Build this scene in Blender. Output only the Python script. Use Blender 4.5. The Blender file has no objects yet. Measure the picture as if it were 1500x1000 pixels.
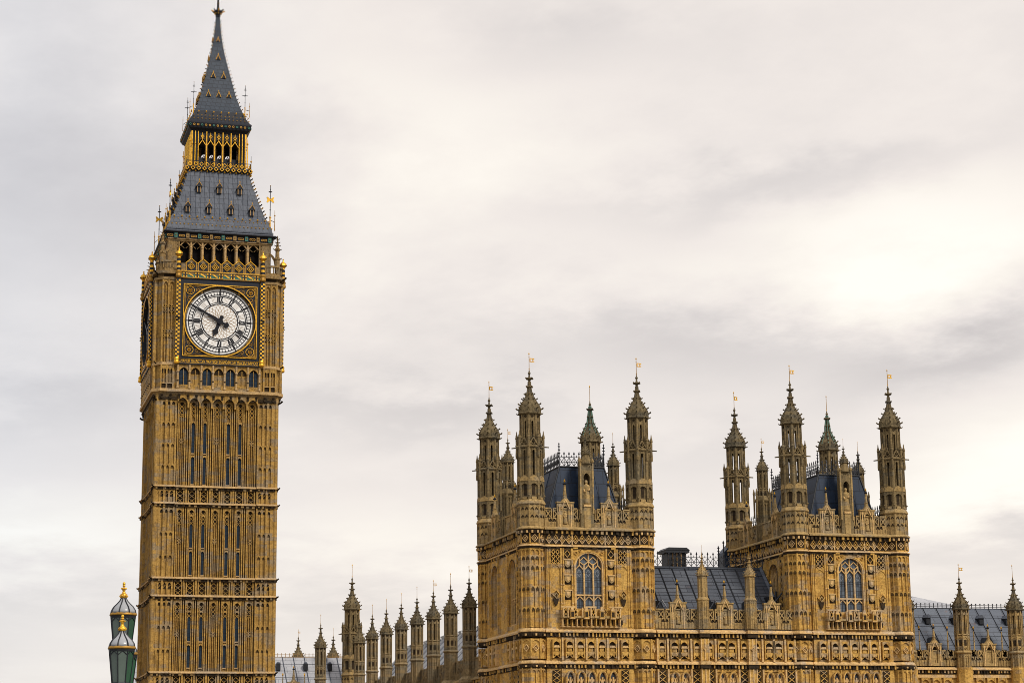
import bpy, bmesh, math, random
from mathutils import Matrix, Vector
PI = math.pi
R = math.radians
random.seed(7)
S = bpy.context.scene
C = S.collection

# ------------------------------------------------------------------ camera
cd = bpy.data.cameras.new('camera')
cam = bpy.data.objects.new('camera', cd)
C.objects.link(cam)
S.camera = cam
yaw, pitch, roll = 0.2755161781858377, 0.20962542187441163, -0.010601454819351912
fw = Vector((math.sin(yaw) * math.cos(pitch), math.cos(yaw) * math.cos(pitch), math.sin(pitch)))
rt = Vector((math.cos(yaw), -math.sin(yaw), 0))
up = rt.cross(fw)
r2 = rt * math.cos(roll) + up * math.sin(roll)
u2 = -rt * math.sin(roll) + up * math.cos(roll)
mw = Matrix((r2, u2, -fw)).transposed().to_4x4()
mw.translation = Vector((-26.511138, -202.287622, 9.371687))
cam.matrix_world = mw
cd.sensor_width = 36
cd.lens = 2999.4716 / 1500 * 36
cd.clip_start = 0.5
cd.clip_end = 6000

# ------------------------------------------------------------------ exposure, sun, sky
S.view_settings.view_transform = 'Standard'
S.view_settings.look = 'None'
S.view_settings.exposure = 0.0
S.view_settings.gamma = 1.0
S.render.filter_size = 0.9
S.cycles.pixel_filter_type = 'BLACKMAN_HARRIS'
S.cycles.filter_width = 0.9
SUN_EL, SUN_AZ = R(42), R(152)          # azimuth measured from +Y towards +X
sl = bpy.data.lights.new('sun', 'SUN')
sl.energy = 2.5
sl.angle = R(12)
sl.color = (1.0, 0.94, 0.84)
so = bpy.data.objects.new('sun', sl)
C.objects.link(so)
sd = Vector((math.sin(SUN_AZ) * math.cos(SUN_EL), math.cos(SUN_AZ) * math.cos(SUN_EL), math.sin(SUN_EL)))
so.rotation_euler = (-sd).to_track_quat('-Z', 'Y').to_euler()
so.location = sd * 300

W = bpy.data.worlds.new('World')
S.world = W
W.use_nodes = True
nt = W.node_tree
for n in list(nt.nodes):
    nt.nodes.remove(n)
def N(nt, t, **kw):
    n = nt.nodes.new(t)
    for k, v in kw.items():
        if hasattr(n, k):
            setattr(n, k, v)
    return n
def ramp(nt, stops, interp='LINEAR'):
    n = nt.nodes.new('ShaderNodeValToRGB')
    n.color_ramp.interpolation = interp
    el = n.color_ramp.elements
    while len(el) < len(stops):
        el.new(0.5)
    for e, (p, c) in zip(el, stops):
        e.position = p
        e.color = (*c, 1) if len(c) == 3 else c
    return n
def mth(nt, op, a, b=None, clamp=False):
    n = nt.nodes.new('ShaderNodeMath')
    n.operation = op
    n.use_clamp = clamp
    for i, v in enumerate((a, b)):
        if v is None:
            continue
        if isinstance(v, (int, float)):
            n.inputs[i].default_value = v
        else:
            nt.links.new(v, n.inputs[i])
    return n.outputs[0]
def mix(nt, fac, a, b, blend='MIX'):
    n = nt.nodes.new('ShaderNodeMix')
    n.data_type = 'RGBA'
    n.blend_type = blend
    n.clamp_factor = True
    def put(s, v):
        if isinstance(v, (int, float)):
            s.default_value = v
        elif isinstance(v, tuple):
            s.default_value = (*v, 1)
        else:
            nt.links.new(v, s)
    put(n.inputs[0], fac)
    put(n.inputs[6], a)
    put(n.inputs[7], b)
    return n.outputs[2]
out = N(nt, 'ShaderNodeOutputWorld')
sky = N(nt, 'ShaderNodeTexSky')
sky.sky_type = 'NISHITA'
sky.sun_disc = False
sky.sun_elevation = SUN_EL
sky.sun_rotation = SUN_AZ
bg1 = N(nt, 'ShaderNodeBackground')
nt.links.new(sky.outputs[0], bg1.inputs[0])
bg1.inputs[1].default_value = 0.08
tc = N(nt, 'ShaderNodeTexCoord')
sep = N(nt, 'ShaderNodeSeparateXYZ')
nt.links.new(tc.outputs['Generated'], sep.inputs[0])
X_, Y_, Z_ = sep.outputs
zz = mth(nt, 'MAXIMUM', Z_, 0.0)
den = mth(nt, 'ADD', zz, 0.14)
px = mth(nt, 'DIVIDE', X_, den)
py = mth(nt, 'DIVIDE', Y_, den)
cmb = N(nt, 'ShaderNodeCombineXYZ')
nt.links.new(px, cmb.inputs[0])
nt.links.new(py, cmb.inputs[1])
mp = N(nt, 'ShaderNodeMapping')
mp.inputs['Rotation'].default_value = (0, 0, R(-12))
mp.inputs['Scale'].default_value = (1.15, 0.95, 1)
mp.inputs['Location'].default_value = (3.1, 1.7, 0.4)
nt.links.new(cmb.outputs[0], mp.inputs[0])
n1 = N(nt, 'ShaderNodeTexNoise')
n1.inputs['Scale'].default_value = 0.85
n1.inputs['Detail'].default_value = 7
n1.inputs['Roughness'].default_value = 0.52
n1.inputs['Distortion'].default_value = 0.5
nt.links.new(mp.outputs[0], n1.inputs[0])
n2 = N(nt, 'ShaderNodeTexNoise')
n2.inputs['Scale'].default_value = 0.33
n2.inputs['Detail'].default_value = 3
nt.links.new(mp.outputs[0], n2.inputs[0])
azm = mth(nt, 'DIVIDE', X_, mth(nt, 'MAXIMUM', Y_, 0.05))      # tan of the azimuth
azf = mth(nt, 'MULTIPLY', mth(nt, 'ADD', azm, 0.05), 1.7, True)   # 0 left of the tower .. 1 far right
n3 = N(nt, 'ShaderNodeTexNoise')
n3.inputs['Scale'].default_value = 2.6
n3.inputs['Detail'].default_value = 6
n3.inputs['Roughness'].default_value = 0.6
nt.links.new(mp.outputs[0], n3.inputs[0])
# cloud banks of this sky: (tangent of azimuth, sine of elevation, widths, tilt, weight)
wa = mth(nt, 'ADD', azm, mth(nt, 'MULTIPLY', mth(nt, 'SUBTRACT', n1.outputs[0], 0.5), 0.30))
we = mth(nt, 'ADD', Z_, mth(nt, 'MULTIPLY', mth(nt, 'SUBTRACT', n3.outputs[0], 0.5), 0.085))
BANKS = [(0.26, 0.300, 0.085, 0.028, 0.05, 0.40), (0.27, 0.245, 0.05, 0.045, 0.0, 0.40), (0.50, 0.255, 0.10, 0.026, 0.04, 1.15),
         (0.45, 0.215, 0.12, 0.020, 0.10, 0.45), (0.58, 0.140, 0.11, 0.024, 0.10, 1.30), (0.27, 0.115, 0.20, 0.018, 0.0, 0.55),
         (0.04, 0.125, 0.05, 0.012, 0.0, 0.60), (0.20, 0.330, 0.06, 0.020, -0.1, 0.35),
         (0.42, 0.278, 0.085, 0.010, 0.12, -0.85), (0.31, 0.345, 0.06, 0.012, 0.0, -0.45), (0.39, 0.205, 0.11, 0.017, -0.02, -1.15),
         (0.53, 0.195, 0.07, 0.012, 0.22, -0.9), (0.23, 0.173, 0.055, 0.010, 0.05, -0.75), (0.12, 0.270, 0.075, 0.05, 0.0, -0.75),
         (0.03, 0.300, 0.04, 0.07, 0.0, -0.55), (0.56, 0.110, 0.06, 0.012, 0.1, -0.7), (0.04, 0.080, 0.07, 0.014, 0.0, -0.5), (0.25, 0.075, 0.09, 0.008, 0.05, -0.4),
         (0.03, 0.165, 0.06, 0.014, 0.05, -0.35)]
acc = None
for a0, e0, sa, se, tl, am in BANKS:
    da = mth(nt, 'SUBTRACT', wa, a0)
    de = mth(nt, 'SUBTRACT', mth(nt, 'SUBTRACT', we, e0), mth(nt, 'MULTIPLY', da, tl))
    q = mth(nt, 'ADD', mth(nt, 'POWER', mth(nt, 'ABSOLUTE', mth(nt, 'DIVIDE', da, sa)), 2.0), mth(nt, 'POWER', mth(nt, 'ABSOLUTE', mth(nt, 'DIVIDE', de, se)), 2.0))
    v = mth(nt, 'MULTIPLY', mth(nt, 'POWER', 2.718, mth(nt, 'MULTIPLY', q, -0.8)), am)
    acc = v if acc is None else mth(nt, 'ADD', acc, v)
gen = mth(nt, 'ADD', mth(nt, 'MULTIPLY', mth(nt, 'SUBTRACT', n1.outputs[0], 0.5), 1.5), mth(nt, 'MULTIPLY', mth(nt, 'SUBTRACT', n3.outputs[0], 0.5), 2.0))
cl = mth(nt, 'ADD', 0.5, mth(nt, 'MULTIPLY', mth(nt, 'ADD', acc, gen), 0.33))
cr = ramp(nt, [(0.08, (0.66, 0.615, 0.60)), (0.32, (0.80, 0.745, 0.715)), (0.52, (0.93, 0.86, 0.81)), (0.70, (1.03, 0.965, 0.885)), (0.90, (1.13, 1.075, 0.985))])
nt.links.new(cl, cr.inputs[0])
cool = mix(nt, 1.0, cr.outputs[0], (0.915, 0.965, 1.03), 'MULTIPLY')
col = mix(nt, mth(nt, 'MULTIPLY', mth(nt, 'SUBTRACT', azm, 0.03), 6.0, True), cool, cr.outputs[0])
lowf = mth(nt, 'MULTIPLY', mth(nt, 'SUBTRACT', 0.15, Z_), 3.5, True)
col = mix(nt, lowf, col, (0.955, 0.875, 0.79))
bg2 = N(nt, 'ShaderNodeBackground')
nt.links.new(col, bg2.inputs[0])
zen = mth(nt, 'MULTIPLY', mth(nt, 'SUBTRACT', Z_, 0.42), 1.9, True)   # an overcast sky is brighter overhead
nt.links.new(mth(nt, 'ADD', 1.0, mth(nt, 'MULTIPLY', zen, 0.25)), bg2.inputs[1])
ms = N(nt, 'ShaderNodeMixShader')
ms.inputs[0].default_value = 0.93
nt.links.new(bg1.outputs[0], ms.inputs[1])
nt.links.new(bg2.outputs[0], ms.inputs[2])
nt.links.new(ms.outputs[0], out.inputs[0])

# ------------------------------------------------------------------ materials
def new_mat(name):
    m = bpy.data.materials.new(name)
    m.use_nodes = True
    return m, m.node_tree, m.node_tree.nodes['Principled BSDF']
def pos_uv(nt):
    g = N(nt, 'ShaderNodeNewGeometry')
    s = N(nt, 'ShaderNodeSeparateXYZ')
    nt.links.new(g.outputs['Position'], s.inputs[0])
    c = N(nt, 'ShaderNodeCombineXYZ')
    nt.links.new(mth(nt, 'ADD', s.outputs[0], mth(nt, 'MULTIPLY', s.outputs[1], 0.93)), c.inputs[0])
    nt.links.new(s.outputs[2], c.inputs[1])
    return g.outputs['Position'], c.outputs[0]
def noise(nt, vec, scale, detail=4, rough=0.55, sc=None):
    if sc:
        m = N(nt, 'ShaderNodeMapping')
        m.inputs['Scale'].default_value = sc
        nt.links.new(vec, m.inputs[0])
        vec = m.outputs[0]
    n = N(nt, 'ShaderNodeTexNoise')
    n.inputs['Scale'].default_value = scale
    n.inputs['Detail'].default_value = detail
    n.inputs['Roughness'].default_value = rough
    nt.links.new(vec, n.inputs[0])
    return n.outputs[0]
def stone(name, base, dark, grey, soot_shade, greyamt=0.5, sootamt=0.5, bumpd=0.06, bw=0.85, bh=0.38):
    m, nt, b = new_mat(name)
    P, U = pos_uv(nt)
    br = N(nt, 'ShaderNodeTexBrick')
    nt.links.new(U, br.inputs['Vector'])
    br.inputs['Scale'].default_value = 1.0
    br.inputs['Brick Width'].default_value = bw
    br.inputs['Row Height'].default_value = bh
    br.inputs['Mortar Size'].default_value = 0.012
    br.inputs['Mortar Smooth'].default_value = 0.3
    br.inputs['Color1'].default_value = (0, 0, 0, 1)
    br.inputs['Color2'].default_value = (1, 1, 1, 1)
    br.inputs['Mortar'].default_value = (0.5, 0.5, 0.5, 1)
    col = mix(nt, br.outputs[0], base, dark)
    n_g = noise(nt, P, 0.55, 3)
    gsel = mth(nt, 'MULTIPLY', mth(nt, 'SUBTRACT', mth(nt, 'ADD', mth(nt, 'MULTIPLY', br.outputs[0], 0.35), n_g), 0.72 - 0.12 * greyamt), 6.0, True)
    col = mix(nt, mth(nt, 'MULTIPLY', gsel, 0.85), col, grey)
    n_s = noise(nt, P, 1.6, 6, 0.65, (1, 1, 0.28))
    ssel = mth(nt, 'MULTIPLY', mth(nt, 'SUBTRACT', n_s, 0.56 - 0.07 * sootamt), 4.5, True)
    col = mix(nt, mth(nt, 'MULTIPLY', ssel, 0.35 + 0.35 * sootamt), col, soot_shade)
    n_f = noise(nt, P, 5.5, 5, 0.7)
    fs = mth(nt, 'MULTIPLY', mth(nt, 'SUBTRACT', n_f, 0.49), 4.5)
    col = mix(nt, mth(nt, 'MULTIPLY', fs, 0.7, True), col, soot_shade)
    fl = mth(nt, 'MULTIPLY', mth(nt, 'SUBTRACT', 0.47, n_f), 6.0, True)
    col = mix(nt, mth(nt, 'MULTIPLY', fl, 0.5), col, tuple(min(1, c * 1.45) for c in base))
    n_v = noise(nt, P, 1.0, 5, 0.7, (3.2, 3.2, 0.22))
    vs_ = mth(nt, 'MULTIPLY', mth(nt, 'SUBTRACT', n_v, 0.53), 5.0, True)
    col = mix(nt, mth(nt, 'MULTIPLY', vs_, 0.5), col, soot_shade)
    col = mix(nt, mth(nt, 'MULTIPLY', br.outputs['Fac'], 0.18), col, soot_shade)
    nt.links.new(col, b.inputs['Base Color'])
    b.inputs['Roughness'].default_value = 0.9
    b.inputs['Specular IOR Level'].default_value = 0.2
    bp = N(nt, 'ShaderNodeBump')
    bp.inputs['Distance'].default_value = bumpd
    bp.inputs['Strength'].default_value = 0.8
    nt.links.new(n_f, bp.inputs['Height'])
    nt.links.new(bp.outputs[0], b.inputs['Normal'])
    return m
def plain(name, col, rough=0.5, metal=0.0, var=0.25, scale=4.0, spec=0.5, dark=None):
    m, nt, b = new_mat(name)
    P, U = pos_uv(nt)
    n = noise(nt, P, scale, 4)
    f = mth(nt, 'MULTIPLY', mth(nt, 'SUBTRACT', n, 0.42), 3.0, True)
    c2 = dark or tuple(c * (1 - 2 * var) for c in col)
    nt.links.new(mix(nt, f, col, c2), b.inputs['Base Color'])
    b.inputs['Roughness'].default_value = rough
    b.inputs['Metallic'].default_value = metal
    b.inputs['Specular IOR Level'].default_value = spec
    return m
def slate(name, c1, c2, patch, bw, bh, mortar, patchamt=0.3, rough=0.55, axis='u', bump=0.4):
    m, nt, b = new_mat(name)
    P, U = pos_uv(nt)
    if axis == 'y':
        g = N(nt, 'ShaderNodeSeparateXYZ')
        nt.links.new(P, g.inputs[0])
        c = N(nt, 'ShaderNodeCombineXYZ')
        nt.links.new(g.outputs[1], c.inputs[0])
        nt.links.new(g.outputs[2], c.inputs[1])
        U = c.outputs[0]
    elif axis == 'x':
        g = N(nt, 'ShaderNodeSeparateXYZ')
        nt.links.new(P, g.inputs[0])
        c = N(nt, 'ShaderNodeCombineXYZ')
        nt.links.new(g.outputs[0], c.inputs[0])
        nt.links.new(g.outputs[2], c.inputs[1])
        U = c.outputs[0]
    br = N(nt, 'ShaderNodeTexBrick')
    nt.links.new(U, br.inputs['Vector'])
    br.inputs['Scale'].default_value = 1.0
    br.inputs['Brick Width'].default_value = bw
    br.inputs['Row Height'].default_value = bh
    br.inputs['Mortar Size'].default_value = 0.03
    br.inputs['Color1'].default_value = (*c1, 1)
    br.inputs['Color2'].default_value = (*c2, 1)
    br.inputs['Mortar'].default_value = (*mortar, 1)
    n = noise(nt, P, 0.8, 5, 0.65)
    f = mth(nt, 'MULTIPLY', mth(nt, 'SUBTRACT', n, 0.66 - 0.2 * patchamt), 6, True)
    col = mix(nt, mth(nt, 'MULTIPLY', f, 0.6), br.outputs[0], patch)
    n2 = noise(nt, P, 6, 4)
    col = mix(nt, mth(nt, 'MULTIPLY', mth(nt, 'SUBTRACT', n2, 0.4), 1.2, True), col, mortar)
    nt.links.new(col, b.inputs['Base Color'])
    b.inputs['Roughness'].default_value = rough
    b.inputs['Specular IOR Level'].default_value = 0.25
    bp = N(nt, 'ShaderNodeBump')
    bp.inputs['Distance'].default_value = 0.05
    bp.inputs['Strength'].default_value = bump
    bp.invert = True
    nt.links.new(br.outputs['Fac'], bp.inputs['Height'])
    nt.links.new(bp.outputs[0], b.inputs['Normal'])
    return m

M = {}
M['bb'] = stone('honey limestone of the clock tower', (0.450, 0.272, 0.076), (0.315, 0.178, 0.043), (0.30, 0.235, 0.155), (0.075, 0.042, 0.015), 0.30, 0.65)
M['bb_light'] = stone('pale ledge stone', (0.52, 0.345, 0.16), (0.44, 0.28, 0.115), (0.38, 0.30, 0.21), (0.15, 0.095, 0.042), 0.2, 0.1)
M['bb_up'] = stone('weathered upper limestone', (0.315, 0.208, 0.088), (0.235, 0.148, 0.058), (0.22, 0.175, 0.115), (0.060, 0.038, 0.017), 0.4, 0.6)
M['soot_shade'] = stone('soot blackened carving', (0.050, 0.032, 0.016), (0.032, 0.020, 0.011), (0.042, 0.033, 0.022), (0.008, 0.006, 0.004), 0.2, 0.7, 0.1)  # sooty carvings; also puts the shade of recesses and undersides into colour
M['pal'] = stone('golden limestone of the palace', (0.62, 0.375, 0.100), (0.40, 0.215, 0.047), (0.40, 0.30, 0.185), (0.105, 0.055, 0.017), 0.30, 0.65)
M['pal_light'] = stone('pale palace ledge stone', (0.66, 0.435, 0.19), (0.54, 0.34, 0.135), (0.46, 0.36, 0.25), (0.22, 0.13, 0.055), 0.2, 0.05)
M['pal_mid'] = stone('greyed parapet limestone', (0.42, 0.285, 0.118), (0.32, 0.207, 0.079), (0.29, 0.228, 0.142), (0.082, 0.054, 0.024), 0.5, 0.45)
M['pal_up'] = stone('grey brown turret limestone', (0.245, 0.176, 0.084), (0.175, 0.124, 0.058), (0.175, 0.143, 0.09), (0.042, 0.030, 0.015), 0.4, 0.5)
M['rear'] = stone('grey brown side wing limestone', (0.31, 0.225, 0.115), (0.23, 0.165, 0.082), (0.235, 0.195, 0.13), (0.062, 0.045, 0.024), 0.4, 0.5)  # stone lightened to put the haze of distance into its colour
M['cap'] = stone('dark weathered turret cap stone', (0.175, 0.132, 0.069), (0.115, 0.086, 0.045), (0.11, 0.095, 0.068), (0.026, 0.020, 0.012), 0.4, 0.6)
M['bb_shade'] = stone('limestone with recess shade', (0.27, 0.155, 0.045), (0.19, 0.105, 0.03), (0.18, 0.14, 0.09), (0.05, 0.03, 0.012), 0.25, 0.6)  # darker limestone copy, shade of the shaft recesses put into colour
M['crev_shade'] = stone('stone with crevice shade', (0.13, 0.078, 0.027), (0.09, 0.052, 0.018), (0.11, 0.08, 0.05), (0.03, 0.018, 0.008), 0.2, 0.5)  # darkest copy, carries the shade of grooves and small arch heads
M['gold'] = plain('gilding', (0.85, 0.47, 0.04), 0.38, 0.6, 0.2, 6, dark=(0.34, 0.16, 0.015))
M['gold_d'] = plain('tarnished gilding', (0.42, 0.22, 0.028), 0.5, 0.4, 0.3, 5)
M['black'] = plain('black blue paint', (0.012, 0.014, 0.022), 0.6, 0, 0.2, 3, 0.3)
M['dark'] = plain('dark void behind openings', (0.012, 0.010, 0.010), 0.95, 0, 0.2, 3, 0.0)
M['teal'] = plain('green blue paint', (0.02, 0.14, 0.11), 0.6, 0, 0.3, 4)
M['white'] = plain('opal glass', (0.80, 0.79, 0.77), 0.35, 0, 0.03, 1.2)
M['tan'] = plain('brass glazing bars', (0.34, 0.20, 0.07), 0.5, 0, 0.2, 4)
M['iron'] = plain('black wrought iron', (0.018, 0.02, 0.026), 0.5, 0.2, 0.3, 5, 0.4)
M['hand'] = plain('black clock hand', (0.006, 0.006, 0.010), 0.5, 0, 0.1, 5, 0.2)
M['copper'] = plain('green copper strip', (0.10, 0.19, 0.14), 0.7, 0, 0.2, 3)
M['bbroof'] = slate('cast iron roof tiles', (0.104, 0.117, 0.146), (0.072, 0.083, 0.108), (0.13, 0.135, 0.145), 0.62, 0.62, (0.055, 0.060, 0.075), 0.25, 0.55)
M['spire'] = slate('spire roof tiles', (0.034, 0.048, 0.070), (0.023, 0.034, 0.053), (0.055, 0.062, 0.075), 0.5, 0.45, (0.018, 0.022, 0.032), 0.2, 0.5)
M['troof'] = slate('blue iron tower roof', (0.013, 0.025, 0.052), (0.018, 0.033, 0.065), (0.04, 0.055, 0.085), 1.05, 1.25, (0.008, 0.011, 0.02), 0.2, 0.45, 'x')
M['mroof'] = slate('dark iron roof sheets', (0.085, 0.095, 0.115), (0.052, 0.060, 0.078), (0.085, 0.05, 0.04), 2.0, 0.78, (0.018, 0.02, 0.028), 0.35, 0.5, 'x')
M['rroof'] = slate('grey iron roof sheets', (0.125, 0.143, 0.175), (0.095, 0.110, 0.140), (0.24, 0.085, 0.03), 1.5, 0.9, (0.06, 0.066, 0.08), 0.20, 0.5, 'x')
M['froof'] = slate('pale grey slate roof', (0.40, 0.405, 0.43), (0.35, 0.355, 0.38), (0.46, 0.46, 0.48), 1.4, 0.85, (0.20, 0.205, 0.225), 0.3, 0.5, 'x')
M['broof'] = slate('pale ribbed roof', (0.50, 0.50, 0.51), (0.22, 0.22, 0.235), (0.60, 0.60, 0.61), 1.6, 1.1, (0.16, 0.16, 0.17), 0.5, 0.5, 'y')
M['asphalt'] = plain('asphalt', (0.05, 0.05, 0.052), 0.9, 0, 0.2, 2)
M['earth'] = plain('pavement ground', (0.16, 0.15, 0.13), 0.9, 0, 0.25, 0.3)
M['green'] = plain('green bridge paint', (0.02, 0.06, 0.035), 0.4, 0, 0.2, 3)

def glass_mat(name, c1, c2, rough=0.12, spec=0.5):
    m, nt, b = new_mat(name)
    P, U = pos_uv(nt)
    br = N(nt, 'ShaderNodeTexBrick')
    nt.links.new(U, br.inputs['Vector'])
    br.offset = 0.0
    br.inputs['Scale'].default_value = 1.0
    br.inputs['Brick Width'].default_value = 0.30
    br.inputs['Row Height'].default_value = 0.42
    br.inputs['Mortar Size'].default_value = 0.022
    br.inputs['Color1'].default_value = (*c1, 1)
    br.inputs['Color2'].default_value = (*c2, 1)
    br.inputs['Mortar'].default_value = (0.01, 0.012, 0.018, 1)
    nt.links.new(br.outputs[0], b.inputs['Base Color'])
    b.inputs['Roughness'].default_value = rough
    b.inputs['Specular IOR Level'].default_value = spec
    n = noise(nt, P, 3.0, 2)
    bp = N(nt, 'ShaderNodeBump')
    bp.inputs['Distance'].default_value = 0.02
    bp.inputs['Strength'].default_value = 0.5
    nt.links.new(n, bp.inputs['Height'])
    nt.links.new(bp.outputs[0], b.inputs['Normal'])
    return m
M['glass'] = glass_mat('leaded window glass', (0.030, 0.045, 0.065), (0.10, 0.125, 0.155), 0.14)
M['slit'] = glass_mat('slit window glass', (0.012, 0.024, 0.042), (0.018, 0.034, 0.055), 0.5, 0.12)
M['lampw'] = plain('frosted lantern glass', (0.115, 0.15, 0.13), 0.25, 0, 0.12, 2)
M['lampg'] = plain('green lantern glass', (0.018, 0.085, 0.038), 0.25, 0, 0.2, 2)
M['lampt'] = plain('clear roof glass of the lantern', (0.32, 0.33, 0.35), 0.25, 0, 0.06, 2)
mwat, ntw, bw_ = new_mat('river water')
Pw, Uw = pos_uv(ntw)
bw_.inputs['Base Color'].default_value = (0.06, 0.065, 0.055, 1)
bw_.inputs['Roughness'].default_value = 0.15
bpw = N(ntw, 'ShaderNodeBump')
bpw.inputs['Distance'].default_value = 0.3
ntw.links.new(noise(ntw, Pw, 0.7, 5), bpw.inputs['Height'])
ntw.links.new(bpw.outputs[0], bw_.inputs['Normal'])
M['water'] = mwat

# ------------------------------------------------------------------ mesh builder
FLIP = Matrix.Diagonal((1, -1, 1, 1))        # local (u, d, z): u right, d outwards, z up
def face(k, n=4):
    return Matrix.Rotation(-2 * PI * k / n, 4, 'Z') @ FLIP
def T(x, y, z=0):
    return Matrix.Translation((x, y, z))
class MB:
    def __init__(s):
        s.v, s.f, s.mi, s.ms = [], [], [], []
        s.M = Matrix()
    def add(s, vs, fs, m):
        if m not in s.ms:
            s.ms.append(m)
        i = s.ms.index(m)
        o = len(s.v)
        s.v += [s.M @ Vector(p) for p in vs]
        for f in fs:
            s.f.append([o + j for j in f])
            s.mi.append(i)
    def box(s, u0, u1, d0, d1, z0, z1, m):
        s.add([(u0, d0, z0), (u1, d0, z0), (u1, d1, z0), (u0, d1, z0), (u0, d0, z1), (u1, d0, z1), (u1, d1, z1), (u0, d1, z1)],
              [(0, 3, 2, 1), (4, 5, 6, 7), (0, 1, 5, 4), (1, 2, 6, 5), (2, 3, 7, 6), (3, 0, 4, 7)], m)
    def ext(s, pts, d0, d1, m):
        n = len(pts)
        s.add([(p[0], d1, p[1]) for p in pts] + [(p[0], d0, p[1]) for p in pts],
              [list(range(n)), list(range(2 * n - 1, n - 1, -1))] + [(i, n + i, n + (i + 1) % n, (i + 1) % n) for i in range(n)], m)
    def prism(s, plan, z0, z1, m, cap=True):       # plan in the x, y plane
        n = len(plan)
        fs = [(i, (i + 1) % n, n + (i + 1) % n, n + i) for i in range(n)]
        if cap:
            fs += [list(range(n - 1, -1, -1)), list(range(n, 2 * n))]
        s.add([(p[0], p[1], z0) for p in plan] + [(p[0], p[1], z1) for p in plan], fs, m)
    def lathe(s, cx, cy, prof, n, m, ph=0.0, cap=True):
        vs = []
        for (r, z) in prof:
            for i in range(n):
                a = ph + 2 * PI * i / n
                vs.append((cx + r * math.cos(a), cy + r * math.sin(a), z))
        fs = []
        for j in range(len(prof) - 1):
            for i in range(n):
                a, b = j * n + i, j * n + (i + 1) % n
                fs.append((a, b, b + n, a + n))
        if cap:
            fs.append(list(range(n - 1, -1, -1)))
            k = (len(prof) - 1) * n
            fs.append([k + i for i in range(n)])
        s.add(vs, fs, m)
    def oct(s, cx, cy, prof, m):
        s.lathe(cx, cy, prof, 8, m, PI / 8)
    def sq(s, prof, m, cx=0, cy=0):                 # square ring profile given by half widths
        s.lathe(cx, cy, [(h * math.sqrt(2), z) for h, z in prof], 4, m, PI / 4)
    def tube(s, p, q, r, m, n=5, r2=None):
        p, q = Vector(p), Vector(q)
        ax = (q - p)
        if ax.length < 1e-6:
            return
        qt = ax.normalized().to_track_quat('Z', 'Y')
        r2 = r if r2 is None else r2
        vs = [p + qt @ Vector((r * math.cos(2 * PI * i / n), r * math.sin(2 * PI * i / n), 0)) for i in range(n)]
        vs += [q + qt @ Vector((r2 * math.cos(2 * PI * i / n), r2 * math.sin(2 * PI * i / n), 0)) for i in range(n)]
        s.add(vs, [(i, (i + 1) % n, n + (i + 1) % n, n + i) for i in range(n)] + [list(range(n - 1, -1, -1)), list(range(n, 2 * n))], m)
    def knob(s, x, y, z, r, m, rz=None):
        rz = rz or r
        s.add([(x + r, y, z), (x, y + r, z), (x - r, y, z), (x, y - r, z), (x, y, z + rz), (x, y, z - rz)],
              [(0, 1, 4), (1, 2, 4), (2, 3, 4), (3, 0, 4), (1, 0, 5), (2, 1, 5), (3, 2, 5), (0, 3, 5)], m)
    def ball(s, x, y, z, r, m, rz=None, n=8):
        rz = rz or r
        s.lathe(x, y, [(r * math.cos(a) + 1e-4, z + rz * math.sin(a)) for a in [R(-85 + 170 * i / 5) for i in range(6)]], n, m)
    # ----- gothic bits, in face coordinates
    def arch(s, u0, u1, zs, zt, d0, d1, m, pts=4, apex=None):
        """wall piece over a pointed arch that spans u0..u1 and springs at zs"""
        w = (u1 - u0) / 2
        c = (u0 + u1) / 2
        h = apex if apex else min(w * 1.3, (zt - zs) * 0.92)
        L = [(u0 + w * (1 - math.cos(PI / 2 * i / pts)), zs + h * math.sin(PI / 2 * i / pts) * (0.75 + 0.25 * i / pts)) for i in range(pts + 1)]
        s.ext([(u0, zt)] + L + [(c, zt)], d0, d1, m)
        Rr = [(2 * c - a, b) for a, b in L][::-1]
        s.ext([(c, zt)] + Rr + [(u1, zt)], d0, d1, m)
    def diamond(s, u, z, r, w, d0, d1, m, rz=None):
        rz = rz or r
        o = [(u, z + rz), (u + r, z), (u, z - rz), (u - r, z)]
        k = 1 - w / r
        q = [(u, z + rz * k), (u + r * k, z), (u, z - rz * k), (u - r * k, z)]
        for i in range(4):
            j = (i + 1) % 4
            s.ext([o[i], o[j], q[j], q[i]], d0, d1, m)
    def bar(s, a, b, w, d0, d1, m):
        (x0, z0), (x1, z1) = a, b
        L = math.hypot(x1 - x0, z1 - z0)
        nx, nz = -(z1 - z0) / L * w / 2, (x1 - x0) / L * w / 2
        s.ext([(x0 + nx, z0 + nz), (x1 + nx, z1 + nz), (x1 - nx, z1 - nz), (x0 - nx, z0 - nz)], d0, d1, m)
    def ring(s, u, z, r0, r1, d0, d1, m, n=48):
        vs = []
        for i in range(n):
            a = 2 * PI * i / n
            ca, sa = math.cos(a), math.sin(a)
            vs += [(u + r0 * ca, d1, z + r0 * sa), (u + r1 * ca, d1, z + r1 * sa), (u + r1 * ca, d0, z + r1 * sa), (u + r0 * ca, d0, z + r0 * sa)]
        fs = []
        for i in range(n):
            a, b = 4 * i, 4 * ((i + 1) % n)
            for q in range(4):
                fs.append((a + q, a + (q + 1) % 4, b + (q + 1) % 4, b + q))
        s.add(vs, fs, m)
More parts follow.
